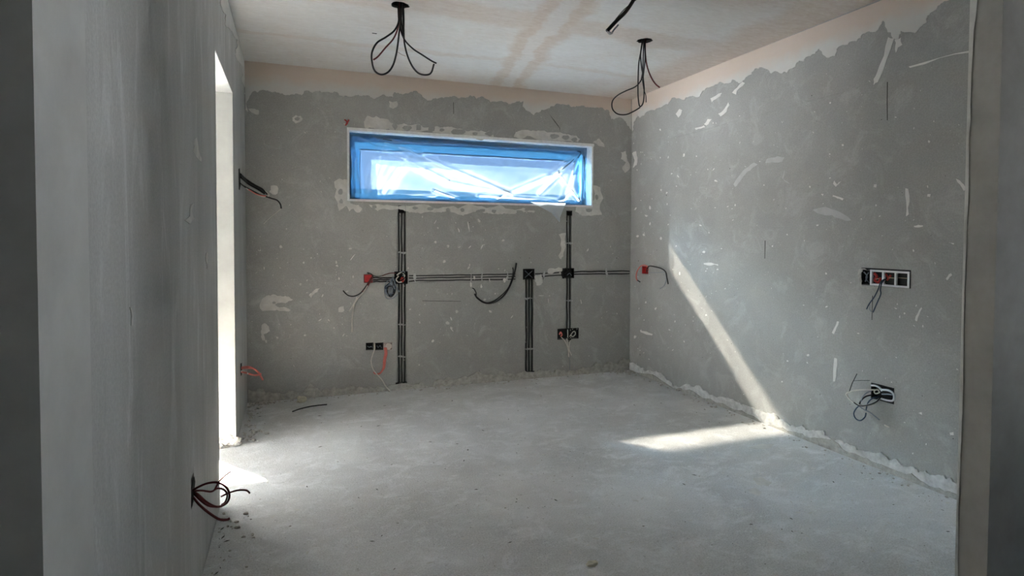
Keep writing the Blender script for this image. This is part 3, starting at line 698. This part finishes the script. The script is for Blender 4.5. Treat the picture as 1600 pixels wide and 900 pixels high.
# ------------------------------------------------------------------ conduits in the chases
def run(name, label, pts_list, r, mat=M['conduit'], wob=.0015, group='black conduits chased into the back wall'):
    c = Vector(pts_list[0][-1]); e = thing(name, c, label, 'conduit', group)
    for P in pts_list:
        a, b = Vector(P[0]), Vector(P[-1]); n = max(6, int((b-a).length/.09)); pts = []
        for i in range(n+1):
            p = a.lerp(b, i/n); pts.append(p + Vector((RNG.gauss(0, wob)*abs((b-a).normalized().z), 0, RNG.gauss(0, wob)*abs((b-a).normalized().x))))
        tube('conduit', pts, r, mat, e, 3, 8)
    return e
def vrun(key, xs, r, label):
    x0, y0, x1, y1 = CHASE[key]
    return run('conduit_run', label, [[B(x, y0, -.005), B(x, y1, -.005)] for x in xs], r)
vrun('v1', (623.2, 627.6, 632.3), .0066, 'three upright black conduits below the left part of the window')
vrun('v2', (822, 826.5, 831), .0066, 'three upright black conduits from the box beside the hanging cable to the floor')
vrun('v3', (886, 890.4), .0066, 'two upright black conduits from under the drooping sheet to the low double box')
def hrun(x0, x1, ys0, ys1, r, label):
    return run('conduit_run', label, [[B(x0, a, -.006), B(x1, b, -.006)] for a, b in zip(ys0, ys1)], r, wob=.0018)
hrun(639, 805, (430.5, 434.7, 439), (427.5+.9, 432.3, 436.4), .0048, 'three level conduits between the crossing box and the hanging cable')
hrun(836, 879, (428, 432), (425.5, 430), .0048, 'two short level conduits between the two middle boxes')
hrun(897, 984, (424.6, 428.5), (422.8+.6, 427.6), .0058, 'two level conduits running to the right corner')
hrun(583, 616, (434, 437, 440), (434, 437, 440), .0055, 'three short level conduits beside the red box')
# plaster dabs that hold the conduits
for (x, y) in ((628, 507), (628, 557), (628, 395), (649, 434), (735, 433), (753, 432), (792, 431), (826, 466), (827, 545), (888, 380), (948, 426), (850, 430), (888, 470)):
    L = 7 if y in (507, 557, 395, 466, 545, 380, 470) else 3
    px = [(x-L, y-.6), (x, y-1.2), (x+L, y-.5), (x+L-1, y+.7), (x, y+1.3), (x-L, y+.6)] if L == 7 else [(x-.8, y-7), (x+1, y-6), (x+1.4, y), (x+1, y+6.5), (x-1, y+7)]
    blob('plaster_dab', 'B', px, M['smear'], wall_back, t=.004, amp=.5, it=3)

# ------------------------------------------------------------------ wall boxes
def pocket(q, plane='B'):
    h = hole_px(plane, *q[:4], q[4]); return h
def back_box(name, q, label, mat=M['black'], plane='B', group='recessed wall boxes', rim=.004, lining=True, strips=0):
    """open-fronted box sunk in its pocket: back plate and four sides"""
    u0, v0, u1, v1, d = pocket(q, plane); v0 = max(v0, .002); g = .001; w_ = rim
    def bx(a0, b0, a1, b1, o0, o1):
        if plane == 'B': return MB().box((a0, YB-o1, b0), (a1, YB-o0, b1))
        return MB().box((XR-o1, a0, b0), (XR-o0, a1, b1))
    cen = B((q[0]+q[2])/2, (q[1]+q[3])/2) if plane == 'B' else RW((q[0]+q[2])/2, (q[1]+q[3])/2)
    e = thing(name, cen, label, 'wall box', group); dd = -d+.004
    mb = bx(u0+g, v0+g, u1-g, v1-g, dd-.003, dd)
    for a in ((u0+g, v0+g, u0+g+w_, v1-g), (u1-g-w_, v0+g, u1-g, v1-g), (u0+g+w_, v0+g, u1-g-w_, v0+g+w_), (u0+g+w_, v1-g-w_, u1-g-w_, v1-g)):
        m2 = bx(*a, dd, .003); mb.add(m2.v, m2.f)
    mb.build('box_shell', mat, e)
    return e, (u0, v0, u1, v1)
def wire(e, pts, r, mat, name='wire', n=8): return tube(name, pts, r, mat, e, n, 8)
def wb(e, px, r, mat, off, name='wire'):
    """wire traced on the back wall, standing off by off (number or list)"""
    offs = off if isinstance(off, (list, tuple)) else [off]*len(px)
    return wire(e, [B(*p, o) for p, o in zip(px, offs)], r, mat, name)
def wr(e, px, r, mat, off, name='wire'):
    offs = off if isinstance(off, (list, tuple)) else [off]*len(px)
    return wire(e, [RW(*p, o) for p, o in zip(px, offs)], r, mat, name)

# crossing box with its tangle
e, _ = back_box('junction_box', POCK['a'], 'large black crossing box on the left conduits, stuffed with wires')
wb(e, [(620, 430), (626, 426), (632, 429), (631, 438), (624, 441), (619, 437), (623, 431)], .006, M['wire_white'], .006)
wb(e, [(622, 440), (629, 437), (634, 431), (630, 426), (624, 429)], .005, M['wire_black'], .010)
wb(e, [(626, 438), (628, 434), (631, 436), (629, 440), (626, 437)], .008, M['wire_red'], .006)
wb(e, [(629, 431), (632, 427), (631, 424), (626, 425)], .005, M['wire_grey'], .008)
# bundle of grey wires hanging off to its left
e = thing('wire_tangle', B(611, 452), 'grey and dark bundle of coiled wires hanging below left of the crossing box', 'wires')
rg = random.Random(4)
for k in range(13):
    x0 = 612+rg.uniform(0, 6); pts = [(x0, 436+rg.uniform(-3, 3))]; mid = 450+rg.uniform(-4, 6); a = rg.uniform(0, 6.28)
    for j in range(5):
        a += 1.2; pts.append((610+9*math.cos(a)*rg.uniform(.5, 1), 453+12*math.sin(a)*rg.uniform(.5, 1)))
    wb(e, pts, rg.uniform(.003, .0045), rg.choice([M['wire_grey'], M['wire_blue'], M['wire_black'], M['wire_grey']]), [.005]+[rg.uniform(.006, .03) for _ in range(5)])
wb(e, [(612, 436), (603, 442), (601, 456), (604, 466), (614, 466), (621, 460)], .0035, M['wire_grey'], .016)
wb(e, [(614, 432), (616, 440), (620, 450), (624, 456)], .006, M['wire_grey'], .016)
# red box
e, _ = back_box('junction_box', POCK['red'], 'red square wall box left of the crossing box', M['red_box'])
u0, v0, u1, v1 = _
MB().box((u0+.008, YB-.002, v0+.008), (u1-.008, YB+.03, v1-.008)).build('cover', M['red_box'], e)
e = thing('loose_wires', B(575, 437), 'black, red and white wires trailing from the red box', 'wires')
wb(e, [(581, 433), (576, 441), (570, 450), (562, 459), (552, 463), (543, 461), (536, 454)], .005, M['wire_black'], [.004, .02, .025, .02, .012, .008, .006])
wb(e, [(582, 433), (577, 442), (571, 452), (566, 456)], .006, M['wire_dkred'], [.006, .026, .030, .026])
wb(e, [(581, 436), (574, 447), (566, 459), (558, 468), (553, 478), (550.5, 495), (550, 519)], .006, M['wire_white'], [.006, .03, .034, .03, .02, .012, .006])
wb(e, [(558, 464), (552, 476), (545, 487)], .005, M['wire_white'], [.026, .016, .006])
e = thing('loose_wires', B(600, 430), 'thin red and black wires arching over the level conduits beside the red box', 'wires')
wb(e, [(577, 428), (574, 426), (580, 428), (583, 433)], .004, M['wire_black'], .006)
wb(e, [(597, 431), (605, 428), (613, 426.5), (618, 427)], .004, M['wire_dkred'], .006)
wb(e, [(582, 430), (590, 432), (600, 430)], .003, M['wire_black'], .006)
# conduit ends
back_box('conduit_box', POCK['c'], 'small black box right under the left part of the window')
e, _ = back_box('conduit_box', POCK['d'], 'black box at the floor under the three left conduits')
wb(e, [(623, 605), (626, 600), (630, 604), (633, 600)], .006, M['wire_black'], .004); wb(e, [(622, 601), (627, 606), (632, 602)], .003, M['wire_grey'], .008)
# twin and round socket boxes low on the left
e, _ = back_box('socket_box', POCK['s1'], 'leftmost black box of the low row of three')
wb(e, [(574, 541), (577, 542.5), (580, 541.5), (582, 543)], .004, M['wire_grey'], .002)
e, _ = back_box('socket_box', POCK['s2'], 'middle black box of the low row of three')
wb(e, [(589, 540), (591, 543), (594, 540), (596, 544)], .004, M['wire_grey'], .002)
e, _ = back_box('socket_box', POCK['s3'], 'beige plugged box at the right of the low row of three', M['beige_plastic'])
c = B(606.5, 541)
mb = MB(); n = 18
for y_, r_ in ((YB+.03, .034), (YB-.006, .034), (YB-.010, .030)):
    for k in range(n):
        a = 2*math.pi*k/n; mb.v.append((c.x+r_*math.cos(a), y_, c.z+r_*math.sin(a)))
for j in range(2):
    for k in range(n): mb.f.append((j*n+k, j*n+(k+1) % n, (j+1)*n+(k+1) % n, (j+1)*n+k))
mb.f.append(tuple(range(2*n, 3*n))); mb.build('round_plug', M['beige_plastic'], e)
e = thing('loose_wires', B(603, 546), 'pink bundle of wires looping down from the beige box', 'wires')
for k in range(4):
    dx = (k-1.5)*1.1
    wb(e, [(602+dx, 543), (603+dx, 552), (601+dx, 562), (600+dx*.7, 571+k), (598+dx*.5, 578), (593, 583+k*.5), (586, 584), (583.5, 581.5)][:8-(k % 2)], .0045, M['wire_pink'], [.008, .02, .024+.004*k, .026, .026, .024, .02, .014][:8-(k % 2)])
e = thing('loose_wires', B(585, 541), 'single white wire curving from the low row of boxes down to the floor', 'wires')
wb(e, [(585, 536), (585.5, 545), (582, 555), (580, 565), (583, 577), (590, 586), (597, 594), (603, 604), (609, 610.5)], .0045, M['wire_white'], [.006, .014, .02, .025, .028, .026, .026, .024, .014])
# middle boxes
def cross_braces(e, q, plane='B'):
    x0, y0, x1, y1 = q[:4]; f = B if plane == 'B' else RW
    for p, r in (((x0+3, y0+3), (x1-3, y1-3)), ((x1-3, y0+3), (x0+3, y1-3))):
        tube('brace', [f(*p, -.022), f((p[0]+r[0])/2, (p[1]+r[1])/2, -.012), f(*r, -.022)], .004, M['wire_grey'], e, 4, 6)
e, _ = back_box('junction_box', POCK['f'], 'square black box with crossed wires right of the hanging cable'); cross_braces(e, POCK['f'])
e, _ = back_box('conduit_box', POCK['g'], 'black box at the floor under the three middle conduits')
wb(e, [(822, 590), (825, 584), (830, 584), (833, 590)], .006, M['wire_black'], .004)
back_box('conduit_box', POCK['h'], 'tiny black box under the right part of the window beside the drooping sheet')
e, _ = back_box('junction_box', POCK['i'], 'black box where the two right-hand conduits cross the level run')
wb(e, [(883, 427), (888, 424), (893, 428), (889, 433), (884, 431)], .005, M['wire_black'], .004); wb(e, [(886, 430), (890, 427), (893, 431)], .004, M['wire_grey'], .006)
tube('conduit_loop', [B(*p, .006) for p in ((884, 419), (879, 424), (878, 430), (881, 435))], .006, M['conduit'], e)
e, _ = back_box('socket_box', POCK['j'], 'wide black double box low on the right with pink and white wires')
wb(e, [(874, 523), (876, 519), (878, 523), (876, 526)], .007, M['wire_pink'], .004)
wb(e, [(890, 526), (895, 519), (898, 518), (899, 522), (895, 526), (892, 524)], .005, M['wire_white'], .008)
e = thing('loose_wires', B(886, 528), 'white wires dangling from the wide double box low on the right', 'wires')
wb(e, [(877, 527), (882, 532), (886, 540), (888, 549), (889, 558)], .0045, M['wire_white'], [.006, .02, .02, .018, .012])
wb(e, [(892, 527), (890, 535), (889, 546), (888, 557)], .0045, M['wire_white'], [.006, .018, .024, .016])
wb(e, [(886, 528), (887, 538), (890, 548), (893, 555)], .004, M['wire_white'], [.006, .018, .016, .012])
wb(e, [(887, 515), (887, 527), (885, 531)], .005, M['wire_white'], .012)
wb(e, [(889.5, 556), (890.5, 566), (890.3, 578)], .002, M['wire_grey'], .010)
wb(e, [(886, 527), (889, 531), (892, 529), (889, 534)], .006, M['wire_black'], .012)
# hanging black cables between the boxes
e = thing('hanging_cable', B(800, 425), 'two black cables hanging in a loop from the end of the level conduits', 'cable')
wb(e, [(807, 411), (805, 422), (801, 436), (794, 452), (784, 465), (770, 473), (757, 473), (746, 466), (741.5, 459)], .0080, M['wire_black'], [.02, .024, .03, .034, .036, .034, .03, .03, .03])
wb(e, [(801, 418), (802, 424), (800, 435), (794, 450), (783, 462), (770, 471), (758, 472.5), (745, 464), (744, 458), (741, 452), (738, 450)], .0050, M['wire_black'], [.006, .010, .018, .022, .026, .026, .024, .022, .020, .016, .010])

# right wall: red box by the corner
e, _ = back_box('junction_box', RP['red'], 'small red box on the right wall beside the far corner', M['red_box'], 'R')
e = thing('loose_wires', RW(1008, 420), 'pink and black wires arching out of the small red box by the corner', 'wires')
wr(e, [(1010, 424), (1012, 418), (1008, 414.5), (1001, 416), (995.5, 424), (994, 433), (996, 439)], .006, M['wire_pink'], [.006, .02, .03, .04, .05, .05, .045])
wr(e, [(996, 438), (1000, 440.5)], .006, M['wire_black'], .045)
wr(e, [(1010, 424), (1014, 416), (1024, 417), (1034, 420), (1040, 425), (1042, 434), (1044, 444)], .006, M['wire_black'], [.006, .03, .05, .055, .055, .05, .04])
wr(e, [(1014, 426), (1028, 426), (1038, 425)], .0025, M['wire_grey'], [.005, .02, .03])
wr(e, [(1040, 427), (1041, 436), (1038, 446), (1031, 451)], .003, M['wire_grey'], [.05, .045, .04, .03])
# right wall: triple socket carrier
e, _ = back_box('socket_box', RP['sock'], 'long black wall box with a white three-gang frame on the right wall', M['black'], 'R')
def rq(x0, y0, x1, y1):
    h = hole_px('R', x0, y0, x1, y1, 0); return h[:4]
fr = e
U0, V0, U1, V1 = rq(1361, 423, 1422.5, 448); t = .011; gap = (U1-U0-4*t)/3
mb = MB(); o0, o1 = XR-.010, XR+.006
mb.box((o0, U0, V0), (o1, U1, V0+t)); mb.box((o0, U0, V1-t), (o1, U1, V1))
for k in range(4): mb.box((o0, U0+k*(gap+t), V0+t), (o1, U0+k*(gap+t)+t, V1-t))
fo = mb.build('frame', M['white_plastic'], fr)
for k in range(3):
    a = U0+t+k*(gap+t); MB().box((XR+.016, a+.002, V0+t+.002), (XR+.03, a+gap-.002, V1-t-.002)).build('insert', M['black'], fo)
wr(fr, [(1366, 427), (1370, 432), (1367, 438), (1373, 441), (1376, 434)], .008, M['wire_red'], -.008)
wr(fr, [(1384, 428), (1388, 434), (1392, 430), (1386, 438)], .006, M['wire_red'], -.008)
wr(fr, [(1368, 436), (1376, 435)], .003, M['copper'], -.004); wr(fr, [(1389, 434), (1397, 434.5)], .003, M['copper'], -.004); wr(fr, [(1404, 434), (1418, 435)], .003, M['copper'], -.004)
wr(e, [(1350, 425), (1355, 432), (1352, 440)], .004, M['wire_grey'], -.012); wr(e, [(1357, 426), (1353, 434), (1358, 442)], .003, M['wire_grey'], -.010)
e = thing('loose_wires', RW(1380, 438), 'two dark blue wires dangling from the white three-gang frame', 'wires')
wr(e, [(1382, 436), (1376, 441), (1372, 452), (1366, 464), (1358, 475), (1354, 483)], .0035, M['wire_blue'], [.004, .025, .03, .03, .028, .025])
wr(e, [(1383, 436), (1378, 442), (1375.5, 452), (1376, 460), (1370, 474), (1364, 488)], .0035, M['wire_blue'], [.004, .03, .035, .036, .032, .028])
wr(e, [(1363, 488), (1359, 484), (1359, 476)], .0018, M['wire_grey'], .028)
blob('broken_edge', 'R', [(1341, 422), (1348, 419), (1362, 421), (1362, 422.5), (1348, 421.5), (1346, 432), (1347, 446), (1362, 447.5), (1376, 450), (1360, 452), (1346, 449), (1341, 436)], M['mortar'], wall_right, t=.004, amp=.4, it=2)
# right wall: low double box with its tangle
e, _ = back_box('socket_box', RP['low'], 'double black box with a pale rim low on the right wall', M['black'], 'R')
ring1 = [(1361.5, 602), (1369, 603.5), (1376, 608), (1377, 614), (1372, 619), (1364, 617)]
wr(e, [(1361.5, 602), (1369, 603), (1375, 606.5), (1378, 611)], .006, M['white_plastic'], .002, 'rim')
wr(e, [(1378, 609), (1388, 610), (1395, 614), (1397, 620), (1395, 626), (1386, 625.5), (1377, 623)], .006, M['white_plastic'], .002, 'rim')
wr(e, [(1378, 616), (1387, 616), (1395, 617)], .004, M['wire_grey'], .000, 'divider')
e = thing('wire_tangle', RW(1365, 612), 'black, white and blue wires tangled out of the low double box on the right wall', 'wires')
wr(e, [(1374, 609), (1362, 609), (1350, 609), (1337, 610), (1326, 613), (1322, 616)], .0045, M['wire_white'], [.0, .04, .06, .07, .08, .08])
wr(e, [(1322, 616), (1326, 622), (1334, 629), (1342, 633), (1352, 633.5), (1364, 631), (1376, 622)], .0050, M['wire_white'], [.08, .08, .08, .075, .06, .04, .0])
wr(e, [(1334, 629), (1343, 634), (1356, 633), (1370, 627), (1379, 617)], .0035, M['wire_black'], [.085, .08, .065, .04, .0])
wr(e, [(1363, 617), (1354, 619), (1347, 624), (1343, 631), (1346, 633)], .0045, M['wire_black'], [.0, .03, .045, .05, .05])
wr(e, [(1374, 620), (1364, 622), (1357, 628), (1354, 636), (1353, 642)], .0035, M['wire_blue'], [.0, .03, .04, .045, .045])
wr(e, [(1345, 632), (1338, 638), (1334, 646), (1337, 654), (1344, 657), (1351, 652), (1353, 645)], .0040, M['wire_blue'], [.06, .06, .06, .06, .06, .055, .05])
wr(e, [(1342, 635), (1350, 640), (1360, 645), (1374, 656)], .0035, M['wire_grey'], [.06, .05, .04, .03])
wr(e, [(1382, 664), (1389, 667)], .0035, M['wire_white'], .02)
wr(e, [(1327, 612), (1331, 600), (1334, 594), (1339, 584)], .0022, M['wire_black'], [.08, .07, .06, .05]); wr(e, [(1334, 595), (1345, 594.5), (1359, 594.5)], .0015, M['wire_black'], [.06, .05, .03])
wr(e, [(1372, 610), (1374, 613), (1368, 615), (1366, 611), (1371, 608)], .004, M['wire_white'], .004)
wr(e, [(1345, 628), (1348, 620), (1354, 614), (1362, 611)], .003, M['wire_grey'], [.05, .045, .03, .01])

# red stub above the window corner
e = thing('wire_stub', B(542, 191), 'small red wire stub poking out above the left corner of the window', 'wires')
wb(e, [(540, 196), (543, 191), (545, 187)], .007, M['wire_red'], [.0, .012, .014]); wb(e, [(543, 194), (541, 189), (538, 187)], .006, M['wire_red'], [.0, .012, .012]); wb(e, [(540, 194), (537, 193)], .006, M['wire_white'], [.0, .010])

# ------------------------------------------------------------------ wires out of the left wall
def wl(e, px, r, mat, off): return wire(e, [LW(*p) + Vector((0, 0, 0)) if o == 0 else un(*p, 1, o) for p, o in zip(px, off)], r, mat)
yy = 4.965
e = thing('loose_wires', LW(377, 290), 'black wires with bare ends sticking out of the left wall high by the corner', 'wires')
wl(e, [(375, 272), (385, 281), (397, 289), (408, 295), (416, 301), (417, 304)], .009, M['wire_black'], [0, yy, yy, yy, yy, yy])
wl(e, [(375, 276), (388, 287), (402, 295), (414, 303)], .008, M['wire_black'], [0, yy-.02, yy-.03, yy-.03])
wl(e, [(374.5, 286), (383, 292), (396, 299), (408, 305), (416, 306)], .006, M['wire_black'], [0, yy-.05, yy-.05, yy-.05, yy-.04])
wl(e, [(400, 290), (412, 296), (420, 304), (418, 307), (410, 307), (398, 302), (384, 294)], .004, M['wire_white'], [yy, yy, yy-.02, yy-.02, yy-.04, yy-.05, yy-.05])
wl(e, [(388, 296), (400, 303), (411, 306), (416, 306)], .0045, M['wire_pink'], [yy-.06]*4)
wl(e, [(415, 307), (424, 310), (433, 313), (438, 319), (439.5, 326)], .0055, M['wire_black'], [yy-.03]*5)
wl(e, [(439.5, 326), (431, 333), (421, 341), (412, 350)], .002, M['wire_white'], [yy-.03]*4)
yy = 4.91
e = thing('loose_wires', LW(378, 580), 'pink wires poking out of the left wall low by the doorway', 'wires')
wl(e, [(377, 576), (386, 575), (396, 576), (404, 582), (408, 589), (411, 594)], .007, M['wire_pink'], [0, yy, yy, yy, yy, yy])
wl(e, [(377, 574), (388, 573), (398, 577), (405, 584)], .006, M['wire_pink'], [0, yy-.03, yy-.03, yy-.02])
wl(e, [(376.5, 581), (386, 583), (396, 586), (404, 585.5), (408, 584)], .007, M['wire_pink'], [0, yy-.05, yy-.05, yy-.04, yy-.03])
wl(e, [(376.5, 580), (383, 581), (388, 584)], .006, M['wire_white'], [0, yy-.06, yy-.06])
yy = 2.475
e = thing('loose_wires', LW(301, 768), 'dark red wires looping out of the ragged hole in the near left wall', 'wires')
wl(e, [(301, 766), (312, 760), (325, 755), (340, 754), (353, 761), (358.5, 773), (355, 785), (345, 791), (335, 791), (322, 784), (310, 773), (302, 768)], .0042, M['wire_dkred'], [0, yy, yy, yy-.01, yy-.01, yy-.01, yy-.01, yy-.02, yy-.03, yy-.03, yy-.02, 0])
wl(e, [(301, 767), (315, 766.5), (330, 768), (340, 763), (350, 765), (355, 773), (352, 784), (346, 789)], .0036, M['wire_dkred'], [0, yy, yy+.01, yy+.02, yy+.02, yy+.02, yy+.02, yy+.02])
wl(e, [(335, 766), (343, 752), (352, 743), (360, 737)], .0036, M['wire_dkred'], [yy+.01, yy+.03, yy+.05, yy+.07])
wl(e, [(345, 776), (358, 770), (372, 766), (384, 766), (389, 769), (390, 771)], .0034, M['wire_dkred'], [yy, yy+.01, yy+.02, yy+.02, yy+.02, yy+.02])
wl(e, [(302, 777), (312, 789), (326, 801), (342, 811), (354, 812), (359, 810)], .0046, M['wire_dkred'], [0, yy-.03, yy-.05, yy-.06, yy-.06, yy-.06])
wl(e, [(302, 770), (314, 782), (326, 790), (340, 792)], .0042, M['wire_dkred'], [0, yy-.03, yy-.04, yy-.03])
blob('ragged_hole', 'L', [(303.5, 744), (305, 752), (303, 775), (300.5, 790), (298.5, 794), (298.5, 778), (299, 762)], M['cavity'], wall_left, t=.0006, amp=0, it=1)
blob('ragged_hole', 'L', [(372.5, 264), (374.5, 263), (376, 290), (374.5, 297), (373, 296)], M['cavity'], wall_left, t=.0006, amp=.2, it=1)
blob('ragged_hole', 'L', [(375.5, 568), (377.8, 567), (378, 585), (376.3, 588), (375.5, 580)], M['cavity'], wall_left, t=.0006, amp=.2, it=1)

# ------------------------------------------------------------------ ceiling: holes with wire bundles, hanging cable
def hole_trim(p, seed):
    """ceiling board round the hole and an inner cup coloured dark for the shade in the void"""
    rg = random.Random(seed); n = 24; mb = MB(); R_ = [.058*rg.uniform(.88, 1.08) for _ in range(n)]
    ring = [(p.x+R_[k]*math.cos(2*math.pi*k/n), p.y+R_[k]*math.sin(2*math.pi*k/n)) for k in range(n)]
    sq = []
    for k in range(n):
        a = 2*math.pi*k/n; c, s = math.cos(a), math.sin(a); m = .072/max(abs(c), abs(s)); sq.append((p.x+m*c, p.y+m*s))
    mb.v = [(x, y, H-.001) for x, y in sq] + [(x, y, H-.001) for x, y in ring] + [(x, y, H+.012) for x, y in ring]
    for k in range(n):
        k2 = (k+1) % n; mb.f += [(k, k2, n+k2, n+k), (n+k, n+k2, 2*n+k2, 2*n+k)]
    mb.build('hole_rim', M['ceiling'], ceiling)
    mb = MB(); ring = [(x, y) for x, y in ring]
    mb.v = [(p.x+(x-p.x)*1.04, p.y+(y-p.y)*1.04, H+.010) for x, y in ring] + [(p.x+(x-p.x)*1.04, p.y+(y-p.y)*1.04, H+.096) for x, y in ring]
    for k in range(n): mb.f.append((k, (k+1) % n, n+(k+1) % n, n+k))
    mb.f.append(tuple(range(n, 2*n))); mb.build('hole_shade', M['cavity'], ceiling)
    mb = MB()
    for k in range(n):
        a = 2*math.pi*k/n; r0 = R_[k]
        for (x0, z0) in ((r0*1.0, 0), (r0*rg.uniform(.78, .95), .002), (r0, .012)): mb.v.append((p.x+x0*math.cos(a), p.y+x0*math.sin(a), H+z0-.001))
    for k in range(n):
        k2 = (k+1) % n
        for q in range(3): mb.f.append((k*3+q, k*3+(q+1) % 3, k2*3+(q+1) % 3, k2*3+q))
    mb.build('torn_edge', M['cavity'], ceiling)
def cw(e, px, r, mat, Y0, dy=None, name='wire'):
    dy = dy or [0]*len(px); return wire(e, [un(*p, 1, Y0+d) for p, d in zip(px, dy)], r, mat, name)
for i, p in enumerate(chl): hole_trim(p, i+2)
Y0 = chl[0].y
e = thing('ceiling_wires', chl[0], 'black and red wires looping from the ceiling hole nearer the left wall', 'wires')
up = (625, -4)
cw(e, [(622, 2), (622.5, 20), (622.5, 35), (616, 48), (603, 58), (589, 67), (581.5, 81), (581, 95), (585, 110), (595, 116.5), (606, 113), (614, 102), (619, 85), (622, 66), (624, 48), (627, 25), (627, 2)], .0058, M['wire_black'], Y0, [0, 0, 0, -.01, -.02, -.03, -.04, -.05, -.05, -.05, -.04, -.03, -.02, -.01, 0, 0, 0])
cw(e, [(629, 2), (630, 25), (631, 50), (632, 68), (637, 88), (645, 105), (655, 115), (667, 117), (674, 113), (678, 100)], .0058, M['wire_black'], Y0, [.01]*5+[.0, -.01, -.02, -.02, -.02])
cw(e, [(626, 2), (625.5, 25), (626, 45), (632, 62), (645, 76), (660, 86), (674, 95), (682, 99)], .0052, M['wire_black'], Y0, [.0, .0, .01, .01, .0, -.01, -.02, -.02])
cw(e, [(624, 2), (624.5, 22), (622, 42), (615, 60), (602, 75), (591, 88), (583.5, 93.5)], .0052, M['wire_dkred'], Y0, [.01, .01, .02, .03, .04, .05, .05])
cw(e, [(630, 2), (631, 30), (630.5, 58)], .005, M['wire_black'], Y0, [-.02]*3); cw(e, [(628, 2), (627, 28), (630, 55)], .005, M['wire_black'], Y0, [.02]*3)
cw(e, [(620, 80), (627, 85), (634, 88)], .0016, M['copper'], Y0, [-.02]*3)
Y0 = chl[1].y
e = thing('ceiling_wires', chl[1], 'black and red wires hanging from the ceiling hole near the right wall', 'wires')
cw(e, [(1005, 60), (1001, 82), (998, 100), (997, 125), (997, 150), (999.5, 166), (1005, 160), (1006.5, 140), (1005, 122), (1006, 110), (1008, 90), (1007, 62)], .0048, M['wire_black'], Y0, [0, 0, -.01, -.02, -.03, -.04, -.04, -.03, -.02, -.01, 0, 0])
cw(e, [(1004, 60), (1001, 85), (1002.5, 105), (1004, 118), (1000, 128), (992, 136), (978, 142), (965, 149), (957, 158), (957, 170), (965, 178), (978, 179), (990, 174), (1000, 168)], .0048, M['wire_black'], Y0, [.01, .01, .01, .01, 0, -.01, -.02, -.04, -.05, -.05, -.05, -.05, -.04, -.04])
cw(e, [(1006, 60), (1005, 90), (1004, 112), (1002, 124)], .0045, M['wire_black'], Y0, [.02]*4)
cw(e, [(1003.5, 124), (1006, 140), (1009, 149), (1009.5, 160)], .003, M['wire_black'], Y0, [.0]*4)
cw(e, [(1008, 60), (1008.5, 85), (1011, 103), (1017, 120), (1024, 131), (1031, 137)], .0052, M['wire_dkred'], Y0, [.01, .01, .0, -.02, -.03, -.04])
Y0 = 2.85
e = thing('hanging_cable', un(1003, -20, 1, Y0), 'thick black cable with a stripped end hanging at the top edge of the picture', 'cable')
pt = un(1006, -28, 1, Y0); pt.z = H+.02
wire(e, [pt, un(996, -12, 1, Y0), un(990, 0, 1, Y0), un(978, 18, 1, Y0), un(963, 33, 1, Y0), un(948.5, 48.5, 1, Y0)], .0105, M['wire_black'], 'cable')
wire(e, [un(950, 47, 1, Y0), un(955, 52, 1, Y0), un(959, 47, 1, Y0), un(966, 39, 1, Y0)], .0045, M['wire_grey'], 'stripped_core')
wire(e, [un(949, 49, 1, Y0), un(953, 53, 1, Y0), un(957, 51, 1, Y0)], .0060, M['steel'], 'stripped_end')
wire(e, [un(994, 0, 1, Y0), un(976, 14, 1, Y0), un(962, 30, 1, Y0)], .002, M['wire_black'], 'thin_core')
# staple left in the ceiling, nick by the right wall
e2 = MB().box(tuple(un(586, 52, 2, H)-Vector((.02, .004, .003))), tuple(un(586, 52, 2, H)+Vector((.012, .004, .001)))).build('staple', M['cavity'], ceiling)

# thin raised line and hairline cracks on the right wall
blob('raised_line', 'R', [(1030, 221), (1140, 190.5), (1270, 155.5), (1340, 137), (1340, 138.2), (1270, 157), (1140, 192), (1030, 222)], M['cement'], wall_right, t=.004, amp=0, it=2)
for px in ([(1386, 128), (1387.2, 128), (1386.8, 160), (1387, 188), (1386, 188), (1385.6, 160)], [(1195, 376), (1196, 376), (1195.4, 404), (1194.6, 404)], [(1363, 462), (1364, 462), (1362.8, 500), (1362, 500)]):
    blob('hairline_crack', 'R', px, M['cavity'], wall_right, t=.0006, amp=0, it=1)
for px in ([(660, 469.5), (720, 470.5), (720, 471.3), (660, 470.5)], [(708, 160), (709, 160), (709.4, 178), (708.4, 178)], [(858, 178), (868, 190), (875, 200), (875, 206), (874, 200), (866, 190)]):
    blob('hairline_crack', 'B', px, M['chip'], wall_back, t=.0006, amp=0, it=1)

# dust flecks and scuffs on the screed
def floor_flecks(name, n, mat, smin, smax, t):
    mb = MB()
    for k in range(n):
        x, y = RNG.uniform(XL+.05, XR-.05), 1.5+3.8*RNG.random(); r = smin+(smax-smin)*RNG.random()**3; a = RNG.uniform(0, 6.28); m_ = 6; c, s_ = math.cos(a), math.sin(a)
        ring = []
        for j in range(m_):
            th = 2*math.pi*j/m_; q = RNG.uniform(.5, 1.3); u, v = r*math.cos(th)*q, r*.45*math.sin(th)*q; ring.append((x+u*c-v*s_, y+u*s_+v*c, .0002))
        mb.add(ring+[(x, y, t*RNG.uniform(.5, 1.5))], [(j, (j+1) % m_, m_) for j in range(m_)])
    o = mb.build(name, mat, floor); o['kind'] = 'stuff'; return o
floor_flecks('dust_flecks', 1300, M['patch'], .003, .020, .0012)
floor_flecks('dirt_flecks', 500, M['chip'], .0015, .008, .0010)
